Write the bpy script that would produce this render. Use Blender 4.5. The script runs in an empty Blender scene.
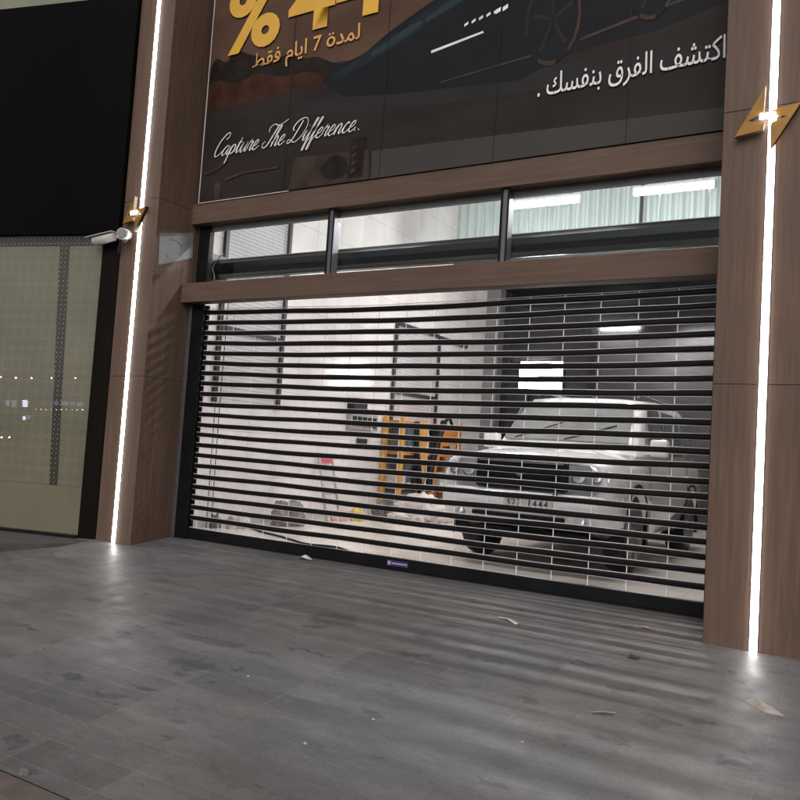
import bpy, bmesh, math, random
from mathutils import Vector, Matrix, noise
random.seed(7)
S = bpy.context.scene
COL = S.collection
PI = math.pi
# ------------------------------------------------------------ camera, sky, light, exposure
cam = bpy.data.objects.new('camera', bpy.data.cameras.new('camera')); COL.objects.link(cam)
rx = Vector((0.85971, 0.50675, 0.06412)); up = Vector((-0.02424, -0.08491, 0.99609)); bk = rx.cross(up)
M4 = Matrix((rx, up, bk)).transposed().to_4x4(); M4.translation = (3.83, -6.6, 1.15)
cam.matrix_world = M4
cam.data.sensor_width = 36; cam.data.lens = 36; cam.data.clip_start = .05; cam.data.clip_end = 500
S.camera = cam
W = bpy.data.worlds.new('World'); S.world = W; W.use_nodes = True
wn = W.node_tree.nodes; wl = W.node_tree.links
sky = wn.new('ShaderNodeTexSky'); sky.sky_type = 'NISHITA'; sky.sun_disc = False
SUN_EL, SUN_ROT = math.radians(38), math.radians(160)
sky.sun_elevation = SUN_EL; sky.sun_rotation = SUN_ROT; sky.dust_density = 4; sky.ozone_density = 1
hs = wn.new('ShaderNodeHueSaturation'); hs.inputs['Saturation'].default_value = .05
wl.new(sky.outputs[0], hs.inputs['Color']); wl.new(hs.outputs[0], wn['Background'].inputs['Color'])
wn['Background'].inputs['Strength'].default_value = .115
sl = bpy.data.lights.new('sun', 'SUN'); sl.energy = .5; sl.angle = math.radians(40); sl.color = (1, .9, .8)
so = bpy.data.objects.new('sun', sl); COL.objects.link(so)
sd = Vector((math.sin(SUN_ROT) * math.cos(SUN_EL), math.cos(SUN_ROT) * math.cos(SUN_EL), math.sin(SUN_EL)))
so.rotation_euler = sd.to_track_quat('Z', 'Y').to_euler()
S.view_settings.view_transform = 'Standard'; S.view_settings.look = 'None'
S.view_settings.exposure = 0; S.view_settings.gamma = 1
try: S.view_settings.use_curve_mapping = False
except Exception: pass
S.render.engine = 'CYCLES'
S.cycles.max_bounces = 10; S.cycles.diffuse_bounces = 5; S.cycles.transparent_max_bounces = 24
S.cycles.sample_clamp_indirect = 6; S.cycles.caustics_reflective = False; S.cycles.caustics_refractive = False

# ------------------------------------------------------------ helpers
def sock(n, *names):
    for k in names:
        if k in n.inputs: return n.inputs[k]
MATS = {}
def pbr(name, col, rough=.5, metal=0, var=.15, scale=(3, 3, 3), bump=0, spec=.5, rvar=.08, detail=6, coat=0):
    if name in MATS: return MATS[name]
    m = bpy.data.materials.new(name); m.use_nodes = True; nt = m.node_tree; b = nt.nodes['Principled BSDF']
    b.inputs['Roughness'].default_value = rough; b.inputs['Metallic'].default_value = metal
    sock(b, 'Specular IOR Level', 'Specular').default_value = spec
    if coat: sock(b, 'Coat Weight', 'Clearcoat').default_value = coat
    tc = nt.nodes.new('ShaderNodeTexCoord'); mp = nt.nodes.new('ShaderNodeMapping'); mp.inputs['Scale'].default_value = scale
    nz = nt.nodes.new('ShaderNodeTexNoise'); nz.inputs['Scale'].default_value = 1; nz.inputs['Detail'].default_value = detail
    nt.links.new(tc.outputs['Object'], mp.inputs[0]); nt.links.new(mp.outputs[0], nz.inputs['Vector'])
    rp = nt.nodes.new('ShaderNodeValToRGB'); e = rp.color_ramp.elements
    e[0].position = .25; e[1].position = .75
    e[0].color = tuple(c * (1 - var) for c in col) + (1,); e[1].color = tuple(min(1, c * (1 + var)) for c in col) + (1,)
    nt.links.new(nz.outputs['Fac'], rp.inputs[0]); nt.links.new(rp.outputs[0], b.inputs['Base Color'])
    if rvar:
        mr = nt.nodes.new('ShaderNodeMapRange'); mr.inputs[3].default_value = max(0, rough - rvar); mr.inputs[4].default_value = min(1, rough + rvar)
        nt.links.new(nz.outputs['Fac'], mr.inputs[0]); nt.links.new(mr.outputs[0], b.inputs['Roughness'])
    if bump:
        bp = nt.nodes.new('ShaderNodeBump'); bp.inputs['Strength'].default_value = bump; bp.inputs['Distance'].default_value = .02
        nt.links.new(nz.outputs['Fac'], bp.inputs['Height']); nt.links.new(bp.outputs[0], b.inputs['Normal'])
    MATS[name] = m; return m
def emit(name, col, s):
    m = bpy.data.materials.new(name); m.use_nodes = True; nt = m.node_tree
    nt.nodes.remove(nt.nodes['Principled BSDF'])
    e = nt.nodes.new('ShaderNodeEmission'); e.inputs[0].default_value = (*col, 1); e.inputs[1].default_value = s
    nt.links.new(e.outputs[0], nt.nodes['Material Output'].inputs[0]); return m
def clear(name, tint=(.95, .97, .97), gl=.06, rough=.05, haze=0.0):
    m = bpy.data.materials.new(name); m.use_nodes = True; nt = m.node_tree
    nt.nodes.remove(nt.nodes['Principled BSDF'])
    t = nt.nodes.new('ShaderNodeBsdfTransparent'); t.inputs[0].default_value = (*tint, 1)
    g = nt.nodes.new('ShaderNodeBsdfGlossy'); g.inputs['Roughness'].default_value = rough
    fr = nt.nodes.new('ShaderNodeLayerWeight'); fr.inputs[0].default_value = .25
    mr = nt.nodes.new('ShaderNodeMapRange'); mr.inputs[3].default_value = gl * .5; mr.inputs[4].default_value = min(1, gl * 6)
    nt.links.new(fr.outputs['Fresnel'], mr.inputs[0])
    x = nt.nodes.new('ShaderNodeMixShader'); nt.links.new(mr.outputs[0], x.inputs[0]); nt.links.new(t.outputs[0], x.inputs[1]); nt.links.new(g.outputs[0], x.inputs[2])
    out = x
    if haze:
        d = nt.nodes.new('ShaderNodeBsdfDiffuse'); d.inputs[0].default_value = (.8, .8, .8, 1)
        y = nt.nodes.new('ShaderNodeMixShader'); y.inputs[0].default_value = haze
        nt.links.new(x.outputs[0], y.inputs[1]); nt.links.new(d.outputs[0], y.inputs[2]); out = y
    nt.links.new(out.outputs[0], nt.nodes['Material Output'].inputs[0]); return m

def wloc(o):
    v = Vector(o.location); p = o.parent
    while p: v += Vector(p.location); p = p.parent
    return v
class MB:
    def __init__(s): s.b = bmesh.new()
    def _mi(s, fs, mi):
        for f in fs: f.material_index = mi
    def box(s, x0, x1, y0, y1, z0, z1, mi=0, bev=0):
        vs = [s.b.verts.new(p) for p in ((x0,y0,z0),(x1,y0,z0),(x1,y1,z0),(x0,y1,z0),(x0,y0,z1),(x1,y0,z1),(x1,y1,z1),(x0,y1,z1))]
        fs = [s.b.faces.new([vs[i] for i in q]) for q in ((3,2,1,0),(4,5,6,7),(0,1,5,4),(1,2,6,5),(2,3,7,6),(3,0,4,7))]
        s._mi(fs, mi)
        if bev:
            es = list({e for f in fs for e in f.edges})
            r = bmesh.ops.bevel(s.b, geom=es, offset=bev, segments=2, profile=.5, affect='EDGES'); s._mi(r['faces'], mi)
        return s
    def face(s, pts, mi=0):
        f = s.b.faces.new([s.b.verts.new(p) for p in pts]); f.material_index = mi; return f
    def prism(s, pts, d, mi=0, mi_side=None):
        """polygon pts (3d) extruded by vector d"""
        d = Vector(d); a = [s.b.verts.new(p) for p in pts]; c = [s.b.verts.new(Vector(p) + d) for p in pts]; n = len(pts)
        f1 = s.b.faces.new(a); f2 = s.b.faces.new(list(reversed(c))); s._mi([f1, f2], mi)
        for i in range(n):
            f = s.b.faces.new((a[i], c[i], c[(i+1) % n], a[(i+1) % n])); f.material_index = mi if mi_side is None else mi_side
        return s
    def tube(s, pts, r, seg=8, mi=0, cap=True):
        pts = [Vector(p) for p in pts]; rings = []; n = len(pts)
        rr = r if isinstance(r, (list, tuple)) else [r] * n
        ref = None
        for i, p in enumerate(pts):
            t = (pts[min(i+1, n-1)] - pts[max(i-1, 0)]).normalized()
            if ref is None: ref = Vector((0, 0, 1)) if abs(t.z) < .9 else Vector((1, 0, 0))
            u = (ref - t * ref.dot(t)).normalized(); v = t.cross(u); ref = u
            rings.append([s.b.verts.new(p + (u * math.cos(a) + v * math.sin(a)) * rr[i]) for a in [2*PI*k/seg for k in range(seg)]])
        for i in range(n-1):
            for k in range(seg):
                f = s.b.faces.new((rings[i][k], rings[i][(k+1) % seg], rings[i+1][(k+1) % seg], rings[i+1][k])); f.material_index = mi; f.smooth = True
        if cap:
            s._mi([s.b.faces.new(list(reversed(rings[0]))), s.b.faces.new(rings[-1])], mi)
        return s
    def lathe(s, prof, c, axis='x', seg=28, mi=0):
        """prof: list of (radius, along)"""
        rings = []
        for r, h in prof:
            ring = []
            for k in range(seg):
                a = 2*PI*k/seg; q = {'x': (h, r*math.cos(a), r*math.sin(a)), 'y': (r*math.cos(a), h, r*math.sin(a)), 'z': (r*math.cos(a), r*math.sin(a), h)}[axis]
                ring.append(s.b.verts.new(Vector(c) + Vector(q)))
            rings.append(ring)
        for i in range(len(rings)-1):
            for k in range(seg):
                f = s.b.faces.new((rings[i][k], rings[i][(k+1) % seg], rings[i+1][(k+1) % seg], rings[i+1][k])); f.material_index = mi; f.smooth = True
        for rg in (rings[0], rings[-1]):
            f = s.b.faces.new(rg); f.material_index = mi
        return s
    def build(s, name, mats, parent=None, smooth=False, kind=None, world=True):
        bmesh.ops.recalc_face_normals(s.b, faces=s.b.faces)
        if parent is not None and world:
            o0 = wloc(parent)
            for v in s.b.verts: v.co -= o0
        me = bpy.data.meshes.new(name); s.b.to_mesh(me); s.b.free()
        for m in (mats if isinstance(mats, (list, tuple)) else [mats]): me.materials.append(m)
        if smooth:
            for p in me.polygons: p.use_smooth = True
        o = bpy.data.objects.new(name, me); COL.objects.link(o)
        if parent is not None: o.parent = parent
        if kind: o['kind'] = kind
        return o
def tag(o, label, cat, group=None):
    o['label'] = label; o['category'] = cat
    if group: o['group'] = group
    return o
def thing(name, label, cat, loc=(0, 0, 0), group=None):
    o = bpy.data.objects.new(name, None); COL.objects.link(o); o.location = loc; o.empty_display_size = .1
    return tag(o, label, cat, group)
def duptree(o, loc, label, parent=None):
    c = o.copy(); COL.objects.link(c); c.location = loc; c['label'] = label
    def kids(a, b):
        for ch in list(a.children):
            d = ch.copy(); COL.objects.link(d); d.parent = b; kids(ch, d)
    kids(o, c); return c
def catmull(pts, n=5):
    P = [Vector(p) for p in pts]; P = [P[0]*2 - P[1]] + P + [P[-1]*2 - P[-2]]; out = []
    for i in range(1, len(P)-2):
        for k in range(n):
            t = k/n; a, b, c, d = P[i-1], P[i], P[i+1], P[i+2]
            out.append(.5*((2*b) + (c-a)*t + (2*a-5*b+4*c-d)*t*t + (3*b-a-3*c+d)*t**3))
    out.append(P[-2]); return out

# ------------------------------------------------------------ materials
def wood_mat(name, c0, c1, along='z'):
    m = bpy.data.materials.new(name); m.use_nodes = True; nt = m.node_tree; b = nt.nodes['Principled BSDF']; L = nt.links
    tc = nt.nodes.new('ShaderNodeTexCoord'); mp = nt.nodes.new('ShaderNodeMapping')
    mp.inputs['Scale'].default_value = (14, 14, .7) if along == 'z' else (.7, 14, 14)
    L.new(tc.outputs['Object'], mp.inputs[0])
    nz = nt.nodes.new('ShaderNodeTexNoise'); nz.inputs['Scale'].default_value = 2.2; nz.inputs['Detail'].default_value = 8; nz.inputs['Distortion'].default_value = .6
    L.new(mp.outputs[0], nz.inputs['Vector'])
    rp = nt.nodes.new('ShaderNodeValToRGB'); e = rp.color_ramp.elements; e[0].position = .3; e[1].position = .72
    e[0].color = (*c0, 1); e[1].color = (*c1, 1); L.new(nz.outputs['Fac'], rp.inputs[0])
    n2 = nt.nodes.new('ShaderNodeTexNoise'); n2.inputs['Scale'].default_value = .9; n2.inputs['Detail'].default_value = 4; L.new(tc.outputs['Object'], n2.inputs['Vector'])
    mr = nt.nodes.new('ShaderNodeMapRange'); mr.inputs[1].default_value = .3; mr.inputs[2].default_value = .7; mr.inputs[3].default_value = .86; mr.inputs[4].default_value = 1.1; L.new(n2.outputs['Fac'], mr.inputs[0])
    mx = nt.nodes.new('ShaderNodeVectorMath'); mx.operation = 'SCALE'; L.new(rp.outputs[0], mx.inputs[0]); L.new(mr.outputs[0], mx.inputs['Scale'])
    L.new(mx.outputs[0], b.inputs['Base Color'])
    m2 = nt.nodes.new('ShaderNodeMapRange'); m2.inputs[3].default_value = .38; m2.inputs[4].default_value = .6; L.new(nz.outputs['Fac'], m2.inputs[0]); L.new(m2.outputs[0], b.inputs['Roughness'])
    bp = nt.nodes.new('ShaderNodeBump'); bp.inputs['Strength'].default_value = .08; bp.inputs['Distance'].default_value = .01; L.new(nz.outputs['Fac'], bp.inputs['Height']); L.new(bp.outputs[0], b.inputs['Normal'])
    sock(b, 'Specular IOR Level', 'Specular').default_value = .2
    return m
WOODV = wood_mat('wood_effect_panel_upright', (.099, .062, .046), (.142, .090, .067))
WOODH = wood_mat('wood_effect_panel_level', (.096, .060, .044), (.134, .085, .063), 'x')
BLACK = pbr('black_painted_metal', (.006, .006, .0065), .45, 0, .3, (6, 6, 6), 0, .15)
RAILM = pbr('dark_brown_shutter_rail', (.009, .006, .006), .45, 0, .25, (9, 9, 9), 0, .15)
DARKG = pbr('dark_grey_steel', (.05, .055, .062), .35, .5, .2, (7, 7, 7))
STEEL = pbr('brushed_steel', (.45, .45, .46), .32, .9, .12, (20, 20, 4))
GREYF = pbr('grey_aluminium_frame', (.12, .115, .125), .35, .5, .1, (9, 9, 9))
WHITEP = pbr('white_plaster', (.80, .78, .76), .5, 0, .05, (1.3, 1.3, 1.3))
GLASS = clear('transom_glass', (.94, .97, .97), .012, .02)
POLY = clear('clear_polycarbonate', (.95, .955, .96), .010, .12, .0)
JOINT = pbr('panel_joint_edge', (.75, .75, .78), .2, 0, .05)
EDGE = pbr('panel_lip_glint', (.68, .68, .7), .25, 0, .05)  # pale colour paints the glint along the panel lips

# pavement
def paving():
    m = bpy.data.materials.new('slate_paving'); m.use_nodes = True; nt = m.node_tree; b = nt.nodes['Principled BSDF']; L = nt.links; N = nt.nodes.new
    tc = N('ShaderNodeTexCoord'); mp = N('ShaderNodeMapping'); mp.inputs['Location'].default_value = (.25 - .0, .055, 0); L.new(tc.outputs['Object'], mp.inputs[0])
    br = N('ShaderNodeTexBrick'); br.offset = 0; br.inputs['Scale'].default_value = 1
    br.inputs['Brick Width'].default_value = .61; br.inputs['Row Height'].default_value = .2155
    br.inputs['Mortar Size'].default_value = .0028; br.inputs['Mortar Smooth'].default_value = .3
    br.inputs['Color1'].default_value = (.098, .095, .096, 1); br.inputs['Color2'].default_value = (.146, .141, .141, 1); br.inputs['Mortar'].default_value = (.185, .18, .175, 1)
    L.new(mp.outputs[0], br.inputs['Vector'])
    def nz(sc, det=6, dist=0, vec=None):
        n = N('ShaderNodeTexNoise'); n.inputs['Scale'].default_value = sc; n.inputs['Detail'].default_value = det; n.inputs['Distortion'].default_value = dist
        L.new(vec or tc.outputs['Object'], n.inputs['Vector']); return n.outputs['Fac']
    def rng(f, a, c, lo, hi):
        r = N('ShaderNodeMapRange'); r.inputs[1].default_value = a; r.inputs[2].default_value = c; r.inputs[3].default_value = lo; r.inputs[4].default_value = hi; L.new(f, r.inputs[0]); return r.outputs[0]
    def mul(c, f):
        v = N('ShaderNodeVectorMath'); v.operation = 'SCALE'; L.new(c, v.inputs[0]); L.new(f, v.inputs['Scale']); return v.outputs[0]
    c = br.outputs['Color']
    # mortar only shows in places: hide by mixing with a plain slate where the joints are filled with dirt
    pl = N('ShaderNodeMixRGB'); L.new(rng(nz(.8, 3), .42, .58, .15, .8), pl.inputs[0]); L.new(c, pl.inputs[1]); pl.inputs[2].default_value = (.121, .117, .117, 1); c = pl.outputs[0]
    c = mul(c, rng(nz(1.1, 5), .3, .7, .84, 1.14))
    mp2 = N('ShaderNodeMapping'); mp2.inputs['Scale'].default_value = (2.2, 9, 9); mp2.inputs['Rotation'].default_value = (0, 0, .12); L.new(tc.outputs['Object'], mp2.inputs[0])
    c = mul(c, rng(nz(1.5, 8, .8, mp2.outputs[0]), .32, .68, .86, 1.1))
    c = mul(c, rng(nz(38, 4), .3, .7, .91, 1.08))
    c = mul(c, rng(nz(130, 3), .3, .7, .84, 1.14))
    # dark spill stains with their own edges
    mp3 = N('ShaderNodeMapping'); mp3.inputs['Scale'].default_value = (2.3, 4.2, 1); L.new(tc.outputs['Object'], mp3.inputs[0])
    st = rng(nz(1.6, 7, .5, mp3.outputs[0]), .64, .70, 0, 1)
    st2 = rng(nz(3.4, 6, .4, mp3.outputs[0]), .69, .74, 0, .8)
    mxs = N('ShaderNodeMath'); mxs.operation = 'MAXIMUM'; L.new(st, mxs.inputs[0]); L.new(st2, mxs.inputs[1])
    # footmarks and spills where they lie on the paving
    wv = N('ShaderNodeTexNoise'); wv.inputs['Scale'].default_value = 9; wv.inputs['Detail'].default_value = 5; L.new(tc.outputs['Object'], wv.inputs['Vector'])
    wa = N('ShaderNodeVectorMath'); wa.operation = 'SCALE'; L.new(wv.outputs['Color'], wa.inputs[0]); wa.inputs['Scale'].default_value = .26
    wb = N('ShaderNodeVectorMath'); wb.operation = 'ADD'; L.new(tc.outputs['Object'], wb.inputs[0]); L.new(wa.outputs[0], wb.inputs[1])
    acc = mxs.outputs[0]
    for sx_, sy_, ra, rb in ((-.10, -2.43, .20, .035), (.09, -2.40, .14, .03), (.20, -2.80, .15, .06), (-.24, -3.34, .10, .02), (.16, -3.41, .14, .022), (.23, -4.05, .07, .03), (.40, -1.57, .18, .10), (2.13, -1.60, .05, .05), (1.68, -1.76, .12, .02), (2.50, -2.56, .055, .045), (2.85, -2.14, .085, .05), (3.04, -1.66, .06, .03), (3.32, -2.36, .09, .035), (2.91, -1.83, .10, .02), (2.59, -1.77, .05, .03), (.41, -2.43, .12, .02), (.67, -2.23, .16, .018), (1.28, -1.91, .14, .02), (2.2, -2.2, .06, .03), (2.3, -1.45, .09, .02), (3.1, -2.0, .07, .03)):
        q = N('ShaderNodeMapping'); q.vector_type = 'TEXTURE'; q.inputs['Location'].default_value = (sx_ + .13, sy_ + .13, 0); q.inputs['Scale'].default_value = (ra*1.3, rb*1.5, 50); L.new(wb.outputs[0], q.inputs[0])
        ln = N('ShaderNodeVectorMath'); ln.operation = 'LENGTH'; L.new(q.outputs[0], ln.inputs[0])
        mm = N('ShaderNodeMath'); mm.operation = 'MAXIMUM'; L.new(acc, mm.inputs[0]); L.new(rng(ln.outputs['Value'], .7, 1.15, .85, 0), mm.inputs[1]); acc = mm.outputs[0]
    c = mul(c, rng(acc, 0, 1, 1, .56))
    # brownish worn film
    bm_ = N('ShaderNodeMixRGB'); bm_.blend_type = 'MULTIPLY'; L.new(rng(nz(.55, 4, .3), .45, .62, 0, .7), bm_.inputs[0]); L.new(c, bm_.inputs[1]); bm_.inputs[2].default_value = (1.0, .9, .84, 1); c = bm_.outputs[0]
    L.new(c, b.inputs['Base Color'])
    L.new(rng(nz(6, 6), .3, .7, .42, .60), b.inputs['Roughness'])
    sock(b, 'Specular IOR Level', 'Specular').default_value = .22
    h1 = nz(60, 5); bp = N('ShaderNodeBump'); bp.inputs['Strength'].default_value = .12; bp.inputs['Distance'].default_value = .008; L.new(h1, bp.inputs['Height'])
    bp2 = N('ShaderNodeBump'); bp2.inputs['Strength'].default_value = .3; bp2.inputs['Distance'].default_value = .003; bp2.invert = True
    L.new(br.outputs['Fac'], bp2.inputs['Height']); L.new(bp.outputs[0], bp2.inputs['Normal']); L.new(bp2.outputs[0], b.inputs['Normal'])
    return m
PAVE = paving()
ROAD = pbr('worn_asphalt', (.085, .062, .052), .8, 0, .35, (14, 14, 14), .5)
KERBM = pbr('dusty_kerb', (.11, .085, .075), .7, 0, .3, (7, 7, 7), .3)
TERR = pbr('neighbour_stone', (.065, .056, .054), .6, 0, .35, (5, 5, 5), .3)

def tiled(name, col, w, h, axes, mort, rough, spec=.5, off=0.0, var=.04):
    """wall tile / panel: axes picks which object axes feed the brick grid"""
    m = bpy.data.materials.new(name); m.use_nodes = True; nt = m.node_tree; b = nt.nodes['Principled BSDF']; L = nt.links; N = nt.nodes.new
    tc = N('ShaderNodeTexCoord'); sp = N('ShaderNodeSeparateXYZ'); cb = N('ShaderNodeCombineXYZ'); L.new(tc.outputs['Object'], sp.inputs[0])
    L.new(sp.outputs[axes[0]], cb.inputs[0]); L.new(sp.outputs[axes[1]], cb.inputs[1])
    br = N('ShaderNodeTexBrick'); br.offset = off; br.inputs['Scale'].default_value = 1; br.inputs['Brick Width'].default_value = w; br.inputs['Row Height'].default_value = h
    br.inputs['Mortar Size'].default_value = mort; br.inputs['Mortar Smooth'].default_value = .2
    br.inputs['Color1'].default_value = tuple(c*(1-var) for c in col) + (1,); br.inputs['Color2'].default_value = tuple(min(1, c*(1+var)) for c in col) + (1,)
    br.inputs['Mortar'].default_value = tuple(c*.55 for c in col) + (1,)
    L.new(cb.outputs[0], br.inputs['Vector'])
    nz = N('ShaderNodeTexNoise'); nz.inputs['Scale'].default_value = 1.7; nz.inputs['Detail'].default_value = 7; L.new(tc.outputs['Object'], nz.inputs['Vector'])
    mr = N('ShaderNodeMapRange'); mr.inputs[1].default_value = .3; mr.inputs[2].default_value = .7; mr.inputs[3].default_value = .86; mr.inputs[4].default_value = 1.06; L.new(nz.outputs['Fac'], mr.inputs[0])
    v = N('ShaderNodeVectorMath'); v.operation = 'SCALE'; L.new(br.outputs['Color'], v.inputs[0]); L.new(mr.outputs[0], v.inputs['Scale']); L.new(v.outputs[0], b.inputs['Base Color'])
    b.inputs['Roughness'].default_value = rough; sock(b, 'Specular IOR Level', 'Specular').default_value = spec
    bp = N('ShaderNodeBump'); bp.invert = True; bp.inputs['Strength'].default_value = .4; bp.inputs['Distance'].default_value = .004; L.new(br.outputs['Fac'], bp.inputs['Height']); L.new(bp.outputs[0], b.inputs['Normal'])
    return m
WALLT = tiled('white_wall_tile', (.80, .755, .75), .62, .62, (1, 2), .003, .12)
BACKT = tiled('grey_back_tile', (.042, .038, .037), .6, 1.2, (0, 2), .004, .22)
DARKT = tiled('black_glossy_tile', (.007, .007, .008), .6, .9, (0, 2), .004, .08)
FLOORT = tiled('cream_floor_tile', (.68, .62, .565), .6, .6, (0, 1), .004, .22)

# ------------------------------------------------------------ ground
SLOPE = .1; KY = -4.25
m = MB(); m.face([(-60, KY, KY*SLOPE), (60, KY, KY*SLOPE), (60, 0, 0), (-60, 0, 0)])
m.build('pavement', PAVE, kind='structure')
m = MB(); m.face([(-200, -200, -.545), (200, -200, -.545), (200, KY - .16, -.545), (-200, KY - .16, -.545)]); m.build('road', ROAD, kind='structure')
m = MB(); m.box(-60, 60, KY - .16, KY - .003, -.7, KY*SLOPE + .004, 0, .012); m.build('kerb', KERBM, kind='structure')
m = MB(); m.face([(-3.6, .002, .002), (4, .002, .002), (4, 9.6, .002), (-3.6, 9.6, .002)]); m.build('garage_floor', FLOORT, kind='structure')
# raised strip in front of the neighbour: front edge then towards the facade
NP = Vector((-4.710, -.957, 0)); NT = Vector((.96677, .25566, 0)); NN = Vector((.25566, -.96677, 0))
def nb(u, z, out=0): p = NP + NT*(u*1.015) + NN*out; return (p.x, p.y, 1.15 + (z - 1.15)*1.015)
m = MB(); a = NP + NT*1.17; b_ = NP - NT*30
m.prism([(-3.50, a.y + .35, -.07), (-3.50, -1.05, -.07), (-3.9, -1.78, -.07), (-30, -9.2, -.07), (b_.x, b_.y + .3, -.07)], (0, 0, -.5))
m.build('neighbour_floor', TERR, kind='structure')

# ------------------------------------------------------------ shop front
XL, XR = -2.95, 2.84      # inner faces of the pillars
PF = -.62                 # pillar front
def pillar(x0, x1, label):
    t = thing('pillar', label, 'pillar', ((x0+x1)/2, PF, -.07), 'wood-effect pillars framing the shutter')
    zs = [-.12, 1.75, 3.72, 8.6]
    for i in range(3):
        m = MB(); m.box(x0, x1, PF, .098, zs[i] + (.0012 if i else 0), zs[i+1] - .0012, 0, .004); m.build('cladding_panel', WOODV, t)
    return t
pillar(-3.50, XL, 'left wood-effect pillar, beside the black neighbouring shopfront')
pillar(XR, 3.56, 'right wood-effect pillar, closest to the camera at the right edge')
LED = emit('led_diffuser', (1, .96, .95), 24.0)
def led(x, label, zb):
    t = thing('led_strip', label, 'light strip', (x, PF, zb), 'vertical light strips on the pillars')
    m = MB(); pts = [(x - .024, PF - .001, zb), (x - .019, PF - .013, zb), (x, PF - .018, zb), (x + .019, PF - .013, zb), (x + .024, PF - .001, zb)]
    m.prism(pts, (0, 0, 8.4 - zb)); m.build('diffuser', LED, t)
    m = MB()
    for s in (-1, 1): m.box(x + s*.0265 - .002, x + s*.0265 + .002, PF - .004, PF - .0005, zb, 8.4)
    m.build('aluminium_edge', GREYF, t)
led(-3.205, 'glowing white light strip running up the left pillar', -.055)
led(3.165, 'glowing white light strip running up the right pillar', -.06)

GOLD = pbr('gold_mirror_acrylic', (.27, .13, .012), .38, .25, .25, (9, 9, 9)); GOLDS = pbr('dark_brown_edge', (.03, .016, .008), .5)
def emblem(cx, cz, sx, sz, label):
    t = thing('emblem_sign', label, 'sign', (cx, PF, cz), 'gold star emblems over the light strips')
    # outline read from the photo, unit square
    y0, d = PF - .022, -.045
    P = lambda pts: [(cx + px*sx, y0, cz + pz*sz) for px, pz in pts]
    left = [(-.045, .50), (-.50, -.24), (-.06, -.18), (-.045, -.08), (-.30, -.015), (-.06, .09)]
    right = [(.045, .10), (.50, .17), (.06, -.50), (.045, -.17), (.06, -.09), (.29, -.02), (.055, .035)]
    m = MB(); m.prism(P(left), (0, d, 0), 0, 1); m.build('left_wing', [GOLD, GOLDS], t)
    m = MB(); m.prism(P(right), (0, d, 0), 0, 1); m.build('right_wing', [GOLD, GOLDS], t)
    m = MB(); m.box(cx - .05, cx + .05, y0 + d - .012, y0 + d - .002, cz - .012, cz + .03, 0, .003); m.build('centre_glow', LED, t)  # glowing bar added for the bright blob at the emblem centre
    for sx_ in (-1, 1):
        m = MB(); m.tube([(cx + sx_*.09, PF + .001, cz + (.02 if sx_ < 0 else .04)), (cx + sx_*.09, y0 - .004, cz + (.02 if sx_ < 0 else .04))], .008); m.build('stand_off', STEEL, t)
emblem(-3.245, 3.545, .36, .40, 'small gold star emblem on the left pillar above the security cameras')
emblem(3.14, 3.615, .42, .46, 'gold star emblem on the right pillar, at the top right of the photo')

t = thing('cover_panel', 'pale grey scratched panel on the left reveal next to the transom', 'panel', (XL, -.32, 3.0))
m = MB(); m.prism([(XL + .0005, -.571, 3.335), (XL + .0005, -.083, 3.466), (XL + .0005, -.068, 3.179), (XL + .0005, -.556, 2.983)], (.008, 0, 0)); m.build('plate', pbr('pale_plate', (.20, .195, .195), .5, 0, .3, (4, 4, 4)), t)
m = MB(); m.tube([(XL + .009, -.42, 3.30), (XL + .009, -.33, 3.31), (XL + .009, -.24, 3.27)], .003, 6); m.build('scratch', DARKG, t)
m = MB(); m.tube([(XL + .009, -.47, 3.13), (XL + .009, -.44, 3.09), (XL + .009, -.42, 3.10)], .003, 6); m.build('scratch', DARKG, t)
# beams
def beam(z0, z1, label, y0=-.19, y1=-.03):
    t = thing('beam', label, 'beam', ((XL+XR)/2, y0, z0), 'wood-effect cross beams')
    m = MB(); m.box(XL + .002, XR - .002, y0, y1, z0, z1, 0, .004); m.build('cladding', WOODH, t); return t
tb = beam(2.638, 2.856, 'lower brown cross beam between the shutter and the transom windows')
beam(3.555, 3.79, 'upper brown cross beam between the transom windows and the advertising poster', -.12, .02)

# wall behind the poster
m = MB(); m.box(XL + .003, XR - .003, -.02, .098, 3.795, 8.6); tag(m.build('upper_wall', WOODH), 'brown upper wall behind the large advertising poster', 'wall')
# lintel seen through the transom glass
m = MB(); m.box(XL + .003, XR - .003, .022, .07, 3.50, 3.792); tag(m.build('lintel', pbr('grey_lintel', (.24, .24, .245), .6)), 'pale grey lintel above the transom windows behind the glass', 'lintel')

# transom
t = thing('transom_window', 'long strip of three transom panes between the two brown beams', 'window', (0, -.02, 2.86))
cuts = [(XL + .20, -1.045), (-.965, .875), (.958, XR - .06)]
for a, b in cuts:
    m = MB(); m.box(a + .002, b - .002, .0, .006, 2.858, 3.553); m.build('pane', GLASS, t)
for xm in (-1.005, .917):
    m = MB(); m.box(xm - .040, xm + .040, -.075, .03, 2.857, 3.554, 0, .005); m.box(xm - .0405, xm - .018, -.079, -.0755, 2.857, 3.554, 1); m.box(xm + .024, xm + .0405, -.079, -.0755, 2.857, 3.554, 1)
    m.build('mullion', [GREYF, BLACK], t)
m = MB(); m.box(XL + .002, XL + .198, -.012, .06, 2.857, 3.554, 0, .004); m.build('end_post', BLACK, t)
m = MB(); m.box(XL + .02, XL + .03, -.02, -.0125, 2.858, 3.55); m.build('glazing_bead', GREYF, t)
m = MB(); m.box(XR - .058, XR - .002, -.012, .06, 2.857, 3.554, 0, .004); m.build('end_post', BLACK, t)

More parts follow.
